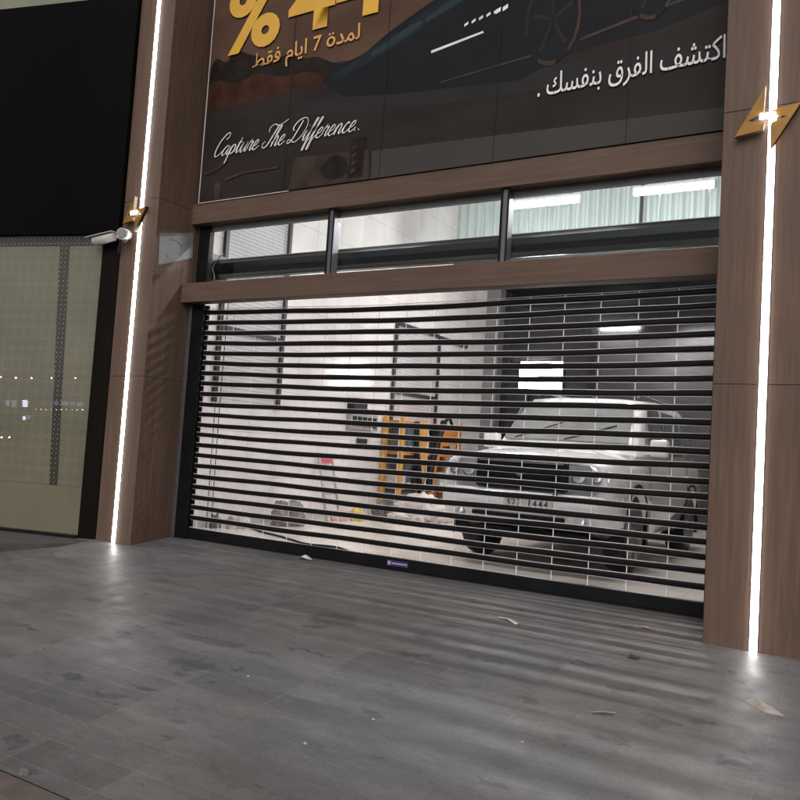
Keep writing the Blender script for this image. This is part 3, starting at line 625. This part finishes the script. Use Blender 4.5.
for s in (1, -1):
    for y0, y1 in ((1.50, 2.35), (2.44, 3.30), (3.39, 4.0)):
        tz = 1.70; m = MB()
        xa = lambda z: s*(.888 - (z - 1.16)*(.888 - .752)/(1.75 - 1.16) + .004)
        z0_, z1_ = 1.19, 1.69
        pts = [(y0, z0_), (y1, z0_), (y1 - (.02 if y1 < 3.9 else .12), z1_), (y0 + (.30 if y0 < 1.6 else .02), z1_)]
        m.prism([P(xa(z), y, z) for y, z in pts], (s*.012, 0, 0)); m.build('side_window', CGLASS, car)
    m = MB(); m.box(*sorted((CX + s*.92, CX + s*1.12)), CY + 1.42, CY + 1.55, 1.16, 1.34, 0, .03); m.box(*sorted((CX + s*.86, CX + s*.93)), CY + 1.46, CY + 1.51, 1.18, 1.22)
    m.build('wing_mirror', CARW, car)
    # headlight, follows the rounded corner
    m = MB(); m.prism([P(s*.50, .045, .80), P(s*.76, .045, .79), P(s*.885, .09, .86), P(s*.895, .12, .985), P(s*.70, .05, 1.03), P(s*.50, .035, 1.02)], (0, -.03, 0)); hl = m.build('headlight', LAMP, car)
    m = MB(); m.lathe([(.0, -.004), (.065, -.004), (.075, .0)], P(s*.60, .012, .905), 'y', 18); m.lathe([(.0, -.004), (.045, -.004), (.05, .0)], P(s*.78, .02, .905), 'y', 18); m.build('reflector', CHROME, hl)
    m = MB(); m.lathe([(.0, -.01), (.055, -.01), (.065, .02)], P(s*.66, -.045, .50), 'y', 18); m.build('fog_lamp', LAMP, car)
    m = MB(); m.box(*sorted((CX + s*.957, CX + s*.972)), CY + 1.40, CY + 3.1, .60, .70, 0, .005); m.build('side_moulding', CARW, car)
    for y in (1.42, 2.40, 3.34):
        m = MB(); m.prism([P(s*.956, y, .44), P(s*.956, y + .008, .44), P(s*.957, y + .008, .76), P(s*.932, y + .008, 1.08), P(s*.932, y, 1.08), P(s*.957, y, .76)], (s*.003, 0, 0)); m.build('door_seam', TRIM, car)
    for y in (2.20, 3.22):
        m = MB(); m.box(*sorted((CX + s*.95, CX + s*.985)), CY + y, CY + y + .16, .93, .965, 0, .008); m.build('door_handle', CARW, car)
    for y in (.90, 3.62):
        m = MB(); aa = [PI*(-.12 + 1.24*k/18) for k in range(19)]
        for k in range(18):
            q = [P(xx, y + r*math.cos(a), .40 + r*math.sin(a)) for xx, r, a in ((s*.958, .437, aa[k]), (s*.958, .437, aa[k+1]), (s*.56, .437, aa[k+1]), (s*.56, .437, aa[k]))]; m.face(q)
            q = [P(xx, y + r*math.cos(a), .40 + r*math.sin(a)) for xx, r, a in ((s*.962, .437, aa[k]), (s*.962, .437, aa[k+1]), (s*.962, .475, aa[k+1]), (s*.962, .475, aa[k]))]; m.face(q)
        m.face([P(s*.565, y + .436*math.cos(a), .40 + .436*math.sin(a)) for a in aa]); m.build('wheel_arch', TRIM, car)
        m = MB(); m.lathe([(.30, -.0), (.37, .02), (.385, .06), (.385, .20), (.37, .24), (.30, .25)], P(s*.93 - (.25 if s > 0 else 0), y, .385), 'x', 36); w = m.build('wheel', TYRE, car)
        m = MB(); xr = s*.945
        m.lathe([(.0, 0), (.055, 0), (.06, -s*.012)], P(xr + s*.004, y, .385), 'x', 16)
        for k in range(6):
            a = 2*PI*k/6 + .2; ca, sa = math.cos(a), math.sin(a)
            pts = []
            for r, hw in ((.05, .035), (.27, .05)):
                for sg in ((-1, 1) if r < .1 else (1, -1)): pts.append(P(xr, y + ca*r - sa*hw*sg, .385 + sa*r + ca*hw*sg))
            m.prism(pts, (-s*.03, 0, 0))
        m.lathe([(.255, 0), (.30, 0), (.305, -s*.02), (.25, -s*.03)], P(xr, y, .385), 'x', 30)
        m.build('rim', ALLOY, w)
m = MB()
m.box(CX - .50, CX + .50, CY - .035, CY + .05, .765, 1.045, 0, .03); m.box(CX - .46, CX + .46, CY - .047, CY - .036, 1.018, 1.034, 1)
for i in range(5): m.box(CX - .46, CX + .46, CY - .045, CY - .036, .80 + .042*i, .815 + .042*i, 0)
m.build('grille', [TRIM, CHROME], car)
m = MB(); m.prism([P(-.05, -.05, .91), P(0, -.05, .885), P(.05, -.05, .91), P(0, -.05, .94)], (0, .012, 0)); m.build('badge', CHROME, car)
# bumper
m = MB(); loft(m, [[P(x*k, y + dy, z) for y, z in ((.10, .45), (-.02, .47), (-.075, .57), (-.08, .66), (-.045, .745), (.10, .755))] for x, dy, k in [(-.955, .42, 1), (-.94, .20, 1), (-.86, .08, 1), (-.6, .015, 1), (0, 0, 1), (.6, .015, 1), (.86, .08, 1), (.94, .20, 1), (.955, .42, 1)]])
m.build('front_bumper', CARW, car)
m = MB(); m.box(CX - .5, CX + .5, CY - .074, CY - .03, .49, .53, 0, .01); m.build('lower_intake', TRIM, car)
m = MB(); m.box(CX - .2, CX + .2, CY + .3, CY + .38, .33, .44, 0, .01); m.box(CX - .62, CX + .62, CY + .3, CY + 4.2, .27, .36); m.build('underbody', TRIM, car)
m = MB(); m.box(CX - .14, CX + .38, CY - .098, CY - .086, .575, .69, 0, .004); pl = m.build('number_plate', pbr('plate_white', (.62, .61, .60), .4), car)
PLT = pbr('plate_ink', (.07, .07, .075), .5)
for i, ch in enumerate('322 1444'):
    if ch != ' ': lettering('plate_digit', ch, CX - .11 + .058*i + (.012 if ch == '1' else 0), CX - .11 + .058*i + (.030 if ch == '1' else .044), .603, PLT, pl, CY - .0995, .075, .01)
m = MB(); m.lathe([(.0, -.01), (.03, -.01), (.034, .01)], P(.40, -.083, .72), 'y', 14); m.build('sensor', TRIM, car)
for s in (-1, 1):
    m = MB(); m.tube([P(s*.63, 1.95, 1.83), P(s*.63, 2.1, 1.875), P(s*.63, 3.6, 1.875), P(s*.63, 3.8, 1.83)], .016); m.build('roof_rail', STEEL, car)

# ------------------------------------------------------------ things in the garage
ORG = pbr('orange_paint', (.62, .22, .035), .45, 0, .25, (4, 4, 4)); YELO = pbr('amber_board', (.60, .30, .06), .5, 0, .3, (5, 5, 5))
t = thing('tool_rack', 'orange tool rack with pale boxes standing against the white wall', 'rack', (-3.15, 5.6, 0))
RX0, RX1 = LX + .02, LX + .42
for y in (5.12, 7.30):
    for x in (RX0, RX1 - .07):
        m = MB(); m.box(x, x + .07, y, y + .09, 0, 1.70, 0, .004); m.build('post', YELO if y < 6 else ORG, t)
for z in (.42, 1.05, 1.60):
    m = MB(); m.box(RX0 + .01, RX1 - .014, 5.215, 7.295, z, z + .035); m.build('shelf', ORG if z > .6 else DARKG, t)
m = MB(); m.box(RX0 - .015, RX0 - .002, 5.2, 7.3, .35, 1.62); m.build('back_panel', pbr('grey_backing', (.22, .22, .23), .5), t)
def leaf_panel(pts, mt):
    m = MB(); m.prism([(RX1 - .012, y, z) for y, z in pts], (.024, 0, 0)); m.build('door_panel', mt, t)
leaf_panel([(5.62, 1.66), (6.02, 1.66), (5.98, .95), (5.92, .36), (5.74, .36), (5.70, 1.0)], YELO)
leaf_panel([(6.44, 1.62), (7.28, 1.62), (7.28, 1.30), (6.62, 1.24), (6.40, .80), (6.36, .34), (6.14, .34), (6.22, .95)], ORG)
CASE = [('white_box', (.5, .48, .46)), ('grey_box', (.10, .10, .11)), ('blue_grey_box', (.13, .16, .2))]
k = 0
for z in (.455, 1.085):
    for y, bw in ((5.23, .17), (5.42, .17), (6.03, .13), (6.66, .34)):
        hgt = .24 + .06*((k*7) % 4); c = CASE[k % 3]; k += 1
        m = MB(); m.box(RX0 + .03, RX1 - .04, y, y + bw, z, z + hgt, 0, .006); m.box(RX1 - .0395, RX1 - .037, y + .03, y + bw - .03, z + .06, z + .12, 1)
        tag(m.build('storage_box', [pbr(c[0], c[1], .5), WHITEP]), ['pale', 'dark grey', 'blue-grey'][(k-1) % 3] + ' box on the ' + ('lower' if z < 1 else 'upper') + ' shelf of the orange rack, ' + ('left end' if y < 5.3 else 'second from left' if y < 5.6 else 'third from left' if y < 6.5 else 'rightmost'), 'box', 'boxes on the orange rack')
m = MB(); m.tube(catmull([(LX + .47, 5.52, 1.64), (LX + .475, 5.54, 1.2), (LX + .48, 5.66, .8), (LX + .5, 5.72, .40)]), .05, 10); tag(m.build('hanging_hose', TRIM), 'left of two dark hoses draped down the orange rack', 'hose', 'dark hoses on the orange rack')
m = MB(); m.tube(catmull([(LX + .48, 6.50, 1.70), (LX + .485, 6.30, 1.3), (LX + .49, 6.10, .85), (LX + .5, 6.02, .42)]), .06, 10); m.tube(catmull([(LX + .48, 6.50, 1.66), (LX + .48, 6.70, 1.78), (LX + .48, 6.85, 1.64)]), .03, 8); tag(m.build('hanging_hose', TRIM), 'right of two dark hoses, slanting with a loop at the top of the rack', 'hose', 'dark hoses on the orange rack')
# wall boxes
m = MB(); m.box(LX + .002, LX + .14, 4.02, 4.42, 1.74, 1.92, 0, .01); tag(m.build('wall_monitor', TRIM), 'small black box fixed on the white wall above the fuse box', 'box')
t = thing('fuse_box', 'grey electrical box with dark switches on the white wall', 'fuse box', (LX, 4.4, 1.45))
m = MB(); m.box(LX + .002, LX + .09, 4.02, 4.85, 1.42, 1.68, 0, .01); m.build('casing', pbr('switch_grey', (.3, .29, .28), .5), t)
for i in range(5): m = MB(); m.box(LX + .091, LX + .105, 4.08 + .15*i, 4.18 + .15*i, 1.47, 1.63); m.build('switch', TRIM, t)
m = MB(); m.box(LX + .002, LX + .05, 4.35, 4.62, 1.18, 1.28, 0, .01); tag(m.build('socket_plate', DARKG), 'small dark socket plate low on the white wall under the fuse box', 'socket')
# stand with red label
t = thing('folding_stand', 'light grey folding stand with a red label leaning on the white wall', 'stand', (-3.3, 3.4, 0))
for y in (3.26, 3.60):
    m = MB(); m.tube([(LX + .30, y, 0.0), (LX + .05, y + .02, 1.0)], .022, 8); m.build('leg', pbr('grey_pole', (.42, .41, .43), .4), t)
m = MB(); m.prism([(LX + .09, 3.29, .86), (LX + .09, 3.6, .86), (LX + .06, 3.6, .97), (LX + .06, 3.29, .97)], (.012, 0, 0)); m.build('red_label', pbr('red_label', (.5, .05, .06), .5), t)
m = MB(); m.tube([(LX + .2, 3.26, .4), (LX + .2, 3.61, .4)], .012); m.build('crossbar', STEEL, t)
# heaps
def heap(name, label, cat, c, r, h, mat, seed, grp=None):
    rnd = random.Random(seed); m = MB(); bmesh.ops.create_icosphere(m.b, subdivisions=5, radius=1)
    ph = [rnd.uniform(0, 6) for _ in range(6)]
    for v in m.b.verts:
        d = v.co.normalized(); k = 1 + .18*math.sin(5*d.x + ph[0])*math.cos(4*d.y + ph[1]) + .10*math.sin(9*d.y + ph[2] + 3*d.z) - .22*abs(noise.noise(d*3.2 + Vector((seed, 0, 0)))) - .12*abs(noise.noise(d*8 + Vector((0, seed, 0))))
        v.co = Vector((c[0] + d.x*r[0]*k, c[1] + d.y*r[1]*k, c[2] + max(0, d.z + .25)*h*k*.8))
    for f in m.b.faces: f.smooth = True
    return tag(m.build(name, mat), label, cat, grp)
heap('sack', 'dark grey sack slumped on the floor by the left wall', 'sack', (-3.10, 2.25, .003), (.24, .30, .0), .34, pbr('sack_cloth', (.22, .19, .18), .8, 0, .3, (8, 8, 8)), 3)
heap('plastic_sheet', 'crumpled pale plastic sheet on the floor in front of the orange rack', 'plastic sheet', (-2.55, 5.0, .003), (.55, .6, 0), .42, pbr('pale_plastic', (.62, .55, .53), .35, 0, .25, (5, 5, 5)), 5)
heap('cloth_heap', 'dark cloth heap under the left end of the orange rack', 'cloth', (-2.95, 4.75, .003), (.25, .35, 0), .34, pbr('dark_cloth', (.15, .13, .13), .85, 0, .3, (7, 7, 7)), 8)
heap('yellow_bag', 'small yellow plastic bag on the floor beside the wall', 'bag', (-3.0, 3.85, .003), (.12, .14, 0), .22, pbr('yellow_bag', (.65, .52, .16), .4, 0, .2, (9, 9, 9)), 11)
heap('pink_bag', 'small pink plastic bag beside the yellow bag', 'bag', (-3.12, 3.50, .003), (.10, .14, 0), .18, pbr('pink_bag', (.6, .38, .36), .4, 0, .2, (9, 9, 9)), 12)
heap('paper_bag', 'small pale crumpled bag at the foot of the left wall, nearest the shutter', 'bag', (-3.2, 1.35, .003), (.14, .2, 0), .16, pbr('pale_paper', (.55, .5, .47), .6, 0, .3, (9, 9, 9)), 14)
heap('bottle_bag', 'dark little bag at the wall beside the pale crumpled bag', 'bag', (-3.32, 1.05, .003), (.06, .08, 0), .18, pbr('dark_cloth', (.15, .13, .13), .85), 15)
t = tag(MB().tube(catmull([(-3.1, 1.45, .014), (-2.7, 1.2, .014), (-2.3, 1.05, .014), (-1.9, .86, .014), (-1.62, .74, .014), (-1.3, .82, .014), (-1.0, .66, .014)]), .012).build('air_hose', TRIM), 'thin black air hose lying across the cream floor', 'hose')
for dx, lb in ((.0, 'left of two thin cables hanging down beside the left shutter guide'), (.07, 'right of two thin cables hanging down beside the left shutter guide')):
    x = -2.62 + dx; tag(MB().tube([(x, .16, 2.95), (x - .008, .155, 1.6), (x + .006, .15, .12)], .005, 6).build('hanging_cable', TRIM), lb, 'cable', 'cables beside the shutter guide')
heap('stone', 'dark stone lying on the kerb at bottom left', 'stone', (.56, -4.21, -.425), (.04, .025, 0), .022, pbr('pale_stone', (.14, .13, .125), .8), 21)

# ------------------------------------------------------------ security cameras
WPL = pbr('white_plastic', (.40, .385, .37), .4)
t = thing('security_camera', 'white bullet security camera pointing left from the left pillar', 'security camera', (-3.42, PF, 3.27), 'security cameras on the left pillar')
A = Vector((-3.50, -.72, 3.30)); B = Vector((-3.80, -.80, 3.23)); dr = (B - A).normalized()
m = MB(); m.tube([A, A + dr*.26, A + dr*.27], [.046, .050, .040], 16); m.build('housing', WPL, t)
m = MB(); m.prism([A + Vector((0, -.05, .05)), A + Vector((0, .05, .05)), B + Vector((-.03, .05, .055)), B + Vector((-.03, -.05, .055))], (0, 0, .008)); m.build('sun_shield', WPL, t)
m = MB(); m.tube([A + dr*.271, A + dr*.276], .036, 16); m.build('lens', TRIM, t)
m = MB(); m.tube([A + Vector((.03, .0, 0)), (-3.44, -.69, 3.29), (-3.43, PF - .004, 3.29)], .016, 10); m.tube([(-3.43, PF - .012, 3.29), (-3.43, PF - .001, 3.29)], .04, 16); m.build('bracket', WPL, t)
m = MB(); m.tube(catmull([(-3.45, -.68, 3.28), (-3.46, -.67, 3.22), (-3.47, -.67, 3.17), (-3.465, -.67, 3.12)]), .011, 8); m.build('cable', TRIM, t)
t = thing('security_camera', 'white round security camera with dark lens beside the light strip', 'security camera', (-3.36, PF, 3.32), 'security cameras on the left pillar')
A = Vector((-3.375, PF - .001, 3.325)); dr = Vector((.45, -.88, -.12)).normalized()
m = MB(); m.tube([A, A + Vector((0, -.03, 0))], .05, 18); m.build('base_plate', WPL, t)
m = MB(); m.tube([A + Vector((0, -.028, 0)), A + Vector((0, -.028, 0)) + dr*.05, A + Vector((0, -.028, 0)) + dr*.15], [.045, .062, .060], 18); m.build('housing', WPL, t)
m = MB(); m.tube([A + Vector((0, -.028, 0)) + dr*.151, A + Vector((0, -.028, 0)) + dr*.158], .05, 18); m.build('lens', CGLASS, t)

# ------------------------------------------------------------ neighbour shopfront
def nbox(m, u0, u1, z0, z1, o0, o1, mi=0):
    P8 = [nb(u0, z0, o1), nb(u1, z0, o1), nb(u1, z0, o0), nb(u0, z0, o0), nb(u0, z1, o1), nb(u1, z1, o1), nb(u1, z1, o0), nb(u0, z1, o0)]
    vs = [m.b.verts.new(p) for p in P8]
    for q in ((3,2,1,0),(4,5,6,7),(0,1,5,4),(1,2,6,5),(2,3,7,6),(3,0,4,7)): m.b.faces.new([vs[i] for i in q]).material_index = mi
    return m
def curtain_mat(name, base, ring, dark=False):
    m = bpy.data.materials.new(name); m.use_nodes = True; nt = m.node_tree; b = nt.nodes['Principled BSDF']; L = nt.links; N = nt.nodes.new
    tc = N('ShaderNodeTexCoord'); mp = N('ShaderNodeMapping'); mp.inputs['Rotation'].default_value = (0, 0, -math.atan2(NT.y, NT.x)); L.new(tc.outputs['Object'], mp.inputs[0])
    sp = N('ShaderNodeSeparateXYZ'); L.new(mp.outputs[0], sp.inputs[0])
    def mth(op, a, b_=None, v=None):
        n = N('ShaderNodeMath'); n.operation = op; L.new(a, n.inputs[0])
        if b_ is not None: L.new(b_, n.inputs[1])
        elif v is not None: n.inputs[1].default_value = v
        return n.outputs[0]
    cell = .030 if not dark else .055
    def cellc(s):
        f = mth('FRACT', mth('DIVIDE', s, v=cell)); return mth('SUBTRACT', f, v=.5)
    a, c = cellc(sp.outputs[0]), cellc(sp.outputs[2])
    r = mth('SQRT', mth('ADD', mth('MULTIPLY', a, a), mth('MULTIPLY', c, c)))
    w = mth('ABSOLUTE', mth('SUBTRACT', r, v=.34)); ringm = mth('LESS_THAN', w, v=.09 if not dark else .15)
    dot = mth('LESS_THAN', r, v=.1); mk = mth('MAXIMUM', ringm, dot)
    big = .125
    f2 = mth('SUBTRACT', mth('FRACT', mth('DIVIDE', sp.outputs[0], v=big)), v=.5); f3 = mth('SUBTRACT', mth('FRACT', mth('DIVIDE', sp.outputs[2], v=big)), v=.5)
    r2 = mth('SQRT', mth('ADD', mth('MULTIPLY', f2, f2), mth('MULTIPLY', f3, f3)))
    bg = mth('LESS_THAN', mth('ABSOLUTE', mth('SUBTRACT', r2, v=.25)), v=.10)
    mx = N('ShaderNodeMixRGB'); L.new(mk, mx.inputs[0]); mx.inputs[1].default_value = (*base, 1); mx.inputs[2].default_value = (*ring, 1)
    m2 = N('ShaderNodeMixRGB'); m2.blend_type = 'MULTIPLY'; L.new(mth('MULTIPLY', bg, v=.0 if dark else .42), m2.inputs[0]); L.new(mx.outputs[0], m2.inputs[1]); m2.inputs[2].default_value = (.72, .70, .66, 1)
    nz = N('ShaderNodeTexNoise'); nz.inputs['Scale'].default_value = 1.2; L.new(tc.outputs['Object'], nz.inputs['Vector'])
    mr = N('ShaderNodeMapRange'); mr.inputs[1].default_value = .3; mr.inputs[2].default_value = .7; mr.inputs[3].default_value = .85; mr.inputs[4].default_value = 1.08; L.new(nz.outputs['Fac'], mr.inputs[0])
    v = N('ShaderNodeVectorMath'); v.operation = 'SCALE'; L.new(m2.outputs[0], v.inputs[0]); L.new(mr.outputs[0], v.inputs['Scale']); L.new(v.outputs[0], b.inputs['Base Color'])
    b.inputs['Roughness'].default_value = .75; return m
BEI = (.24, .212, .155)
t = thing('shop_window', 'neighbouring shop window with beige ring-patterned blind behind glass', 'shop window', nb(0, -.07))
m = MB(); nbox(m, -30, .995, .50, 3.21, -.10, -.07); m.build('patterned_blind', curtain_mat('ring_pattern', BEI, tuple(c*.70 for c in BEI)), t)
m = MB(); nbox(m, -30, .995, -.02, .498, -.10, -.068); m.build('plain_panel', pbr('plain_beige', (.20, .175, .115), .6, 0, .08, (1.5, 1.5, 1.5)), t)
DARKORN = curtain_mat('dark_ornament', (.15, .135, .10), (.012, .0105, .009), True)
m = MB(); m.prism([nb(.40, 3.215, -.066), nb(.525, 3.215, -.066), nb(.65, .502, -.066), nb(.545, .502, -.066)], NN*.004); m.build('ornament_band', DARKORN, t)
m = MB(); nbox(m, -30, .995, 3.215, 3.315, -.10, -.06); m.build('ornament_band', DARKORN, t)
m = MB(); nbox(m, -30, .993, -.02, 3.32, -.022, -.012); m.build('glass', clear('shopfront_glass', (.94, .95, .94), .035, .01), t)
m = MB(); nbox(m, -30, .995, -.07, -.021, -.10, .0); m.build('sill', BLACK, t)
m = MB(); nbox(m, 0.996, 1.222, -.07, 3.32, -.12, -.03); m.build('end_post', pbr('black_brown_post', (.006, .0043, .0034), .5, 0, .3, (3, 3, .6), 0, .06), t)
m = MB()
for a, b in ((-30, -2.6), (-2.597, -.70), (-.697, .46), (.463, 1.222)): nbox(m, a, b, 3.322, 6.05, -.5, .03 if b > 1 else .029)
tag(m.build('fascia', pbr('black_fascia', (.0016, .0013, .0012), .45, 0, .5, (1.2, 1.2, .5), 0, .045)), 'plain black fascia above the neighbouring shop window', 'fascia')
m = MB(); nbox(m, -30, 1.222, 6.053, 9.0, -.5, -.06); tag(m.build('upper_wall', tiled('pale_green_panel', (.20, .20, .14), 1.1, 1.5, (0, 2), .004, .5)), 'pale greenish wall above the black fascia at the top left', 'wall')

# lamps across the street, seen reflected in the shop window
BULB = emit('bulb_glow', (1, .86, .6), 60); VIO = emit('sign_glow', (.75, .7, 1), 22)
CAMP = Vector((3.83, -6.6, 1.15)); fw = -bk
def px_ray(px, py): return (rx*((px-400)/800) + up*((400-py)/800) + fw).normalized()
def mirror(px, py, dist):
    d = px_ray(px, py); n = NN; k = (NP - CAMP).dot(n)/d.dot(n); h = CAMP + d*k
    return h + (d - n*2*d.dot(n))*dist
def string(label, pts, dist, r):
    t = thing('light_string', label, 'light string', mirror(*pts[0], dist), 'lights across the street mirrored in the shop window')
    ps = [mirror(x, y, dist) for x, y in pts]
    for p in ps:
        m = MB(); bmesh.ops.create_icosphere(m.b, subdivisions=2, radius=r, matrix=Matrix.Translation(p)); m.build('bulb', BULB, t)
    m = MB(); m.tube([ps[0] - Vector((0, 0, 0)), ps[-1]], .012, 6); m.build('wire', TRIM, t)
string('upper row of small warm bulbs across the street', [(0, 377), (15, 377.5), (31, 378), (51, 378), (75, 378)], 24, .034)
string('lower row of small warm bulbs across the street', [(35 + 5.2*i, 409.5) for i in range(10)], 24, .02)
string('pair of warm bulbs low across the street', [(1, 437.5), (8.5, 437.5)], 24, .038)
t = thing('lit_sign', 'small violet lit sign across the street', 'sign', mirror(15, 404, 24))
for a, b, c, d in ((22, 400, 27, 407), (5, 400, 9, 406), (11, 400, 16, 407), (22, 416, 25, 420), (26, 415, 30, 419), (53, 401, 58, 405), (60, 401, 68, 405), (70, 402, 74, 405), (76, 402, 83, 406)):
    m = MB(); m.face([mirror(a, b, 24), mirror(c, b, 24), mirror(c, d, 24), mirror(a, d, 24)]); 
    m.prism([mirror(a, b, 24.01), mirror(c, b, 24.01), mirror(c, d, 24.01), mirror(a, d, 24.01)], NN*.05, 1)
    m.build('letter_panel', [VIO if a == 22 else emit('dim_glow', (.6, .6, .9), 4), TRIM], t)

# ------------------------------------------------------------ litter on the pavement
def zr(y): return SLOPE*y
LEAFP = pbr('grey_crumb', (.38, .36, .34), .7, 0, .1)
PAPER = pbr('white_paper', (.62, .60, .57), .7, 0, .12, (20, 20, 20)); LEAFM = pbr('dry_leaf', (.30, .25, .20), .7, 0, .3, (25, 25, 25))
def scrap(name, label, cat, c, pts, mat, lift=.01, grp=None):
    """a thin bent piece lying on the slope"""
    m = MB(); n = len(pts); rnd = random.Random(hash(label) % 999)
    top = [Vector((c[0] + x, c[1] + y, zr(c[1] + y) + .002 + h)) for x, y, h in pts]
    ctr = sum(top, Vector())/n + Vector((0, 0, lift))
    a = [m.b.verts.new(p) for p in top]; bt = [m.b.verts.new(p - Vector((0, 0, .0015))) for p in top]; ct = m.b.verts.new(ctr); cb = m.b.verts.new(ctr - Vector((0, 0, .0015)))
    for i in range(n):
        j = (i+1) % n; m.b.faces.new((a[i], a[j], ct)); m.b.faces.new((bt[j], bt[i], cb)); m.b.faces.new((a[j], a[i], bt[i], bt[j]))
    return tag(m.build(name, mat), label, cat, grp)
scrap('paper_strip', 'long white paper strip on the paving in front of the shutter', 'litter', (1.50, -.90), [(-.10, .045, .002), (-.02, .03, .01), (.09, -.06, .004), (.10, -.035, .012), (.0, .05, .004), (-.09, .065, .002)], PAPER, .006)
scrap('dark_scrap', 'small dark crushed scrap on the paving left of the right pillar', 'litter', (2.51, -1.185), [(-.035, -.02, .002), (.03, -.03, .012), (.04, .02, .004), (-.03, .025, .014)], pbr('dark_scrap', (.03, .03, .032), .5), .012)
scrap('dry_leaf', 'large curled dry leaf on the paving below the right light strip', 'leaf', (3.33, -1.62), [(-.115, .075, .002), (-.03, .05, .03), (.05, .0, .022), (.125, -.055, .002), (.02, -.05, .002), (-.06, .015, .002)], pbr('pale_leaf', (.36, .32, .28), .7, 0, .25, (25, 25, 25)), .018)
scrap('twig_scrap', 'short tan scrap on the paving right of centre', 'litter', (2.60, -2.16), [(-.06, -.03, .002), (.0, -.008, .012), (.06, .03, .003), (.055, .045, .003), (-.02, .01, .006), (-.065, -.015, .002)], LEAFM, .006)
for i, (x, y, r, lb) in enumerate(((.624, -2.787, .010, 'tiny white pebble at the left of the dark paving patch'), (1.588, -2.896, .010, 'tiny white scrap near the middle of the paving'), (1.455, -3.308, .010, 'tiny pale scrap lowest on the paving, left of centre'), (2.36, -2.72, .008, 'tiny white speck between the dark stains at right'))):
    scrap('pebble', lb, 'litter', (x, y), [(r*math.cos(a)*(1 + .3*math.sin(3*a + i)), r*.8*math.sin(a), .002) for a in [2*PI*k/7 for k in range(7)]], LEAFP, .008, 'specks of litter on the paving')
scrap('plastic_wrapper', 'crumpled clear wrapper at the foot of the shutter bottom bar', 'litter', (-1.02, -.10), [(-.08, -.02, .004), (-.02, -.035, .03), (.06, -.03, .012), (.09, .01, .003), (.02, .02, .035), (-.06, .02, .01)], pbr('grey_wrapper', (.5, .5, .55), .2, 0, .3, (20, 20, 20)), .03)
scrap('tan_crumb', 'tan crumb of wood beside the foot of the right pillar', 'litter', (2.42, -.50), [(-.05, -.01, .004), (.0, -.025, .014), (.05, .0, .004), (.0, .02, .01)], pbr('tan_wood', (.4, .27, .17), .7), .012)
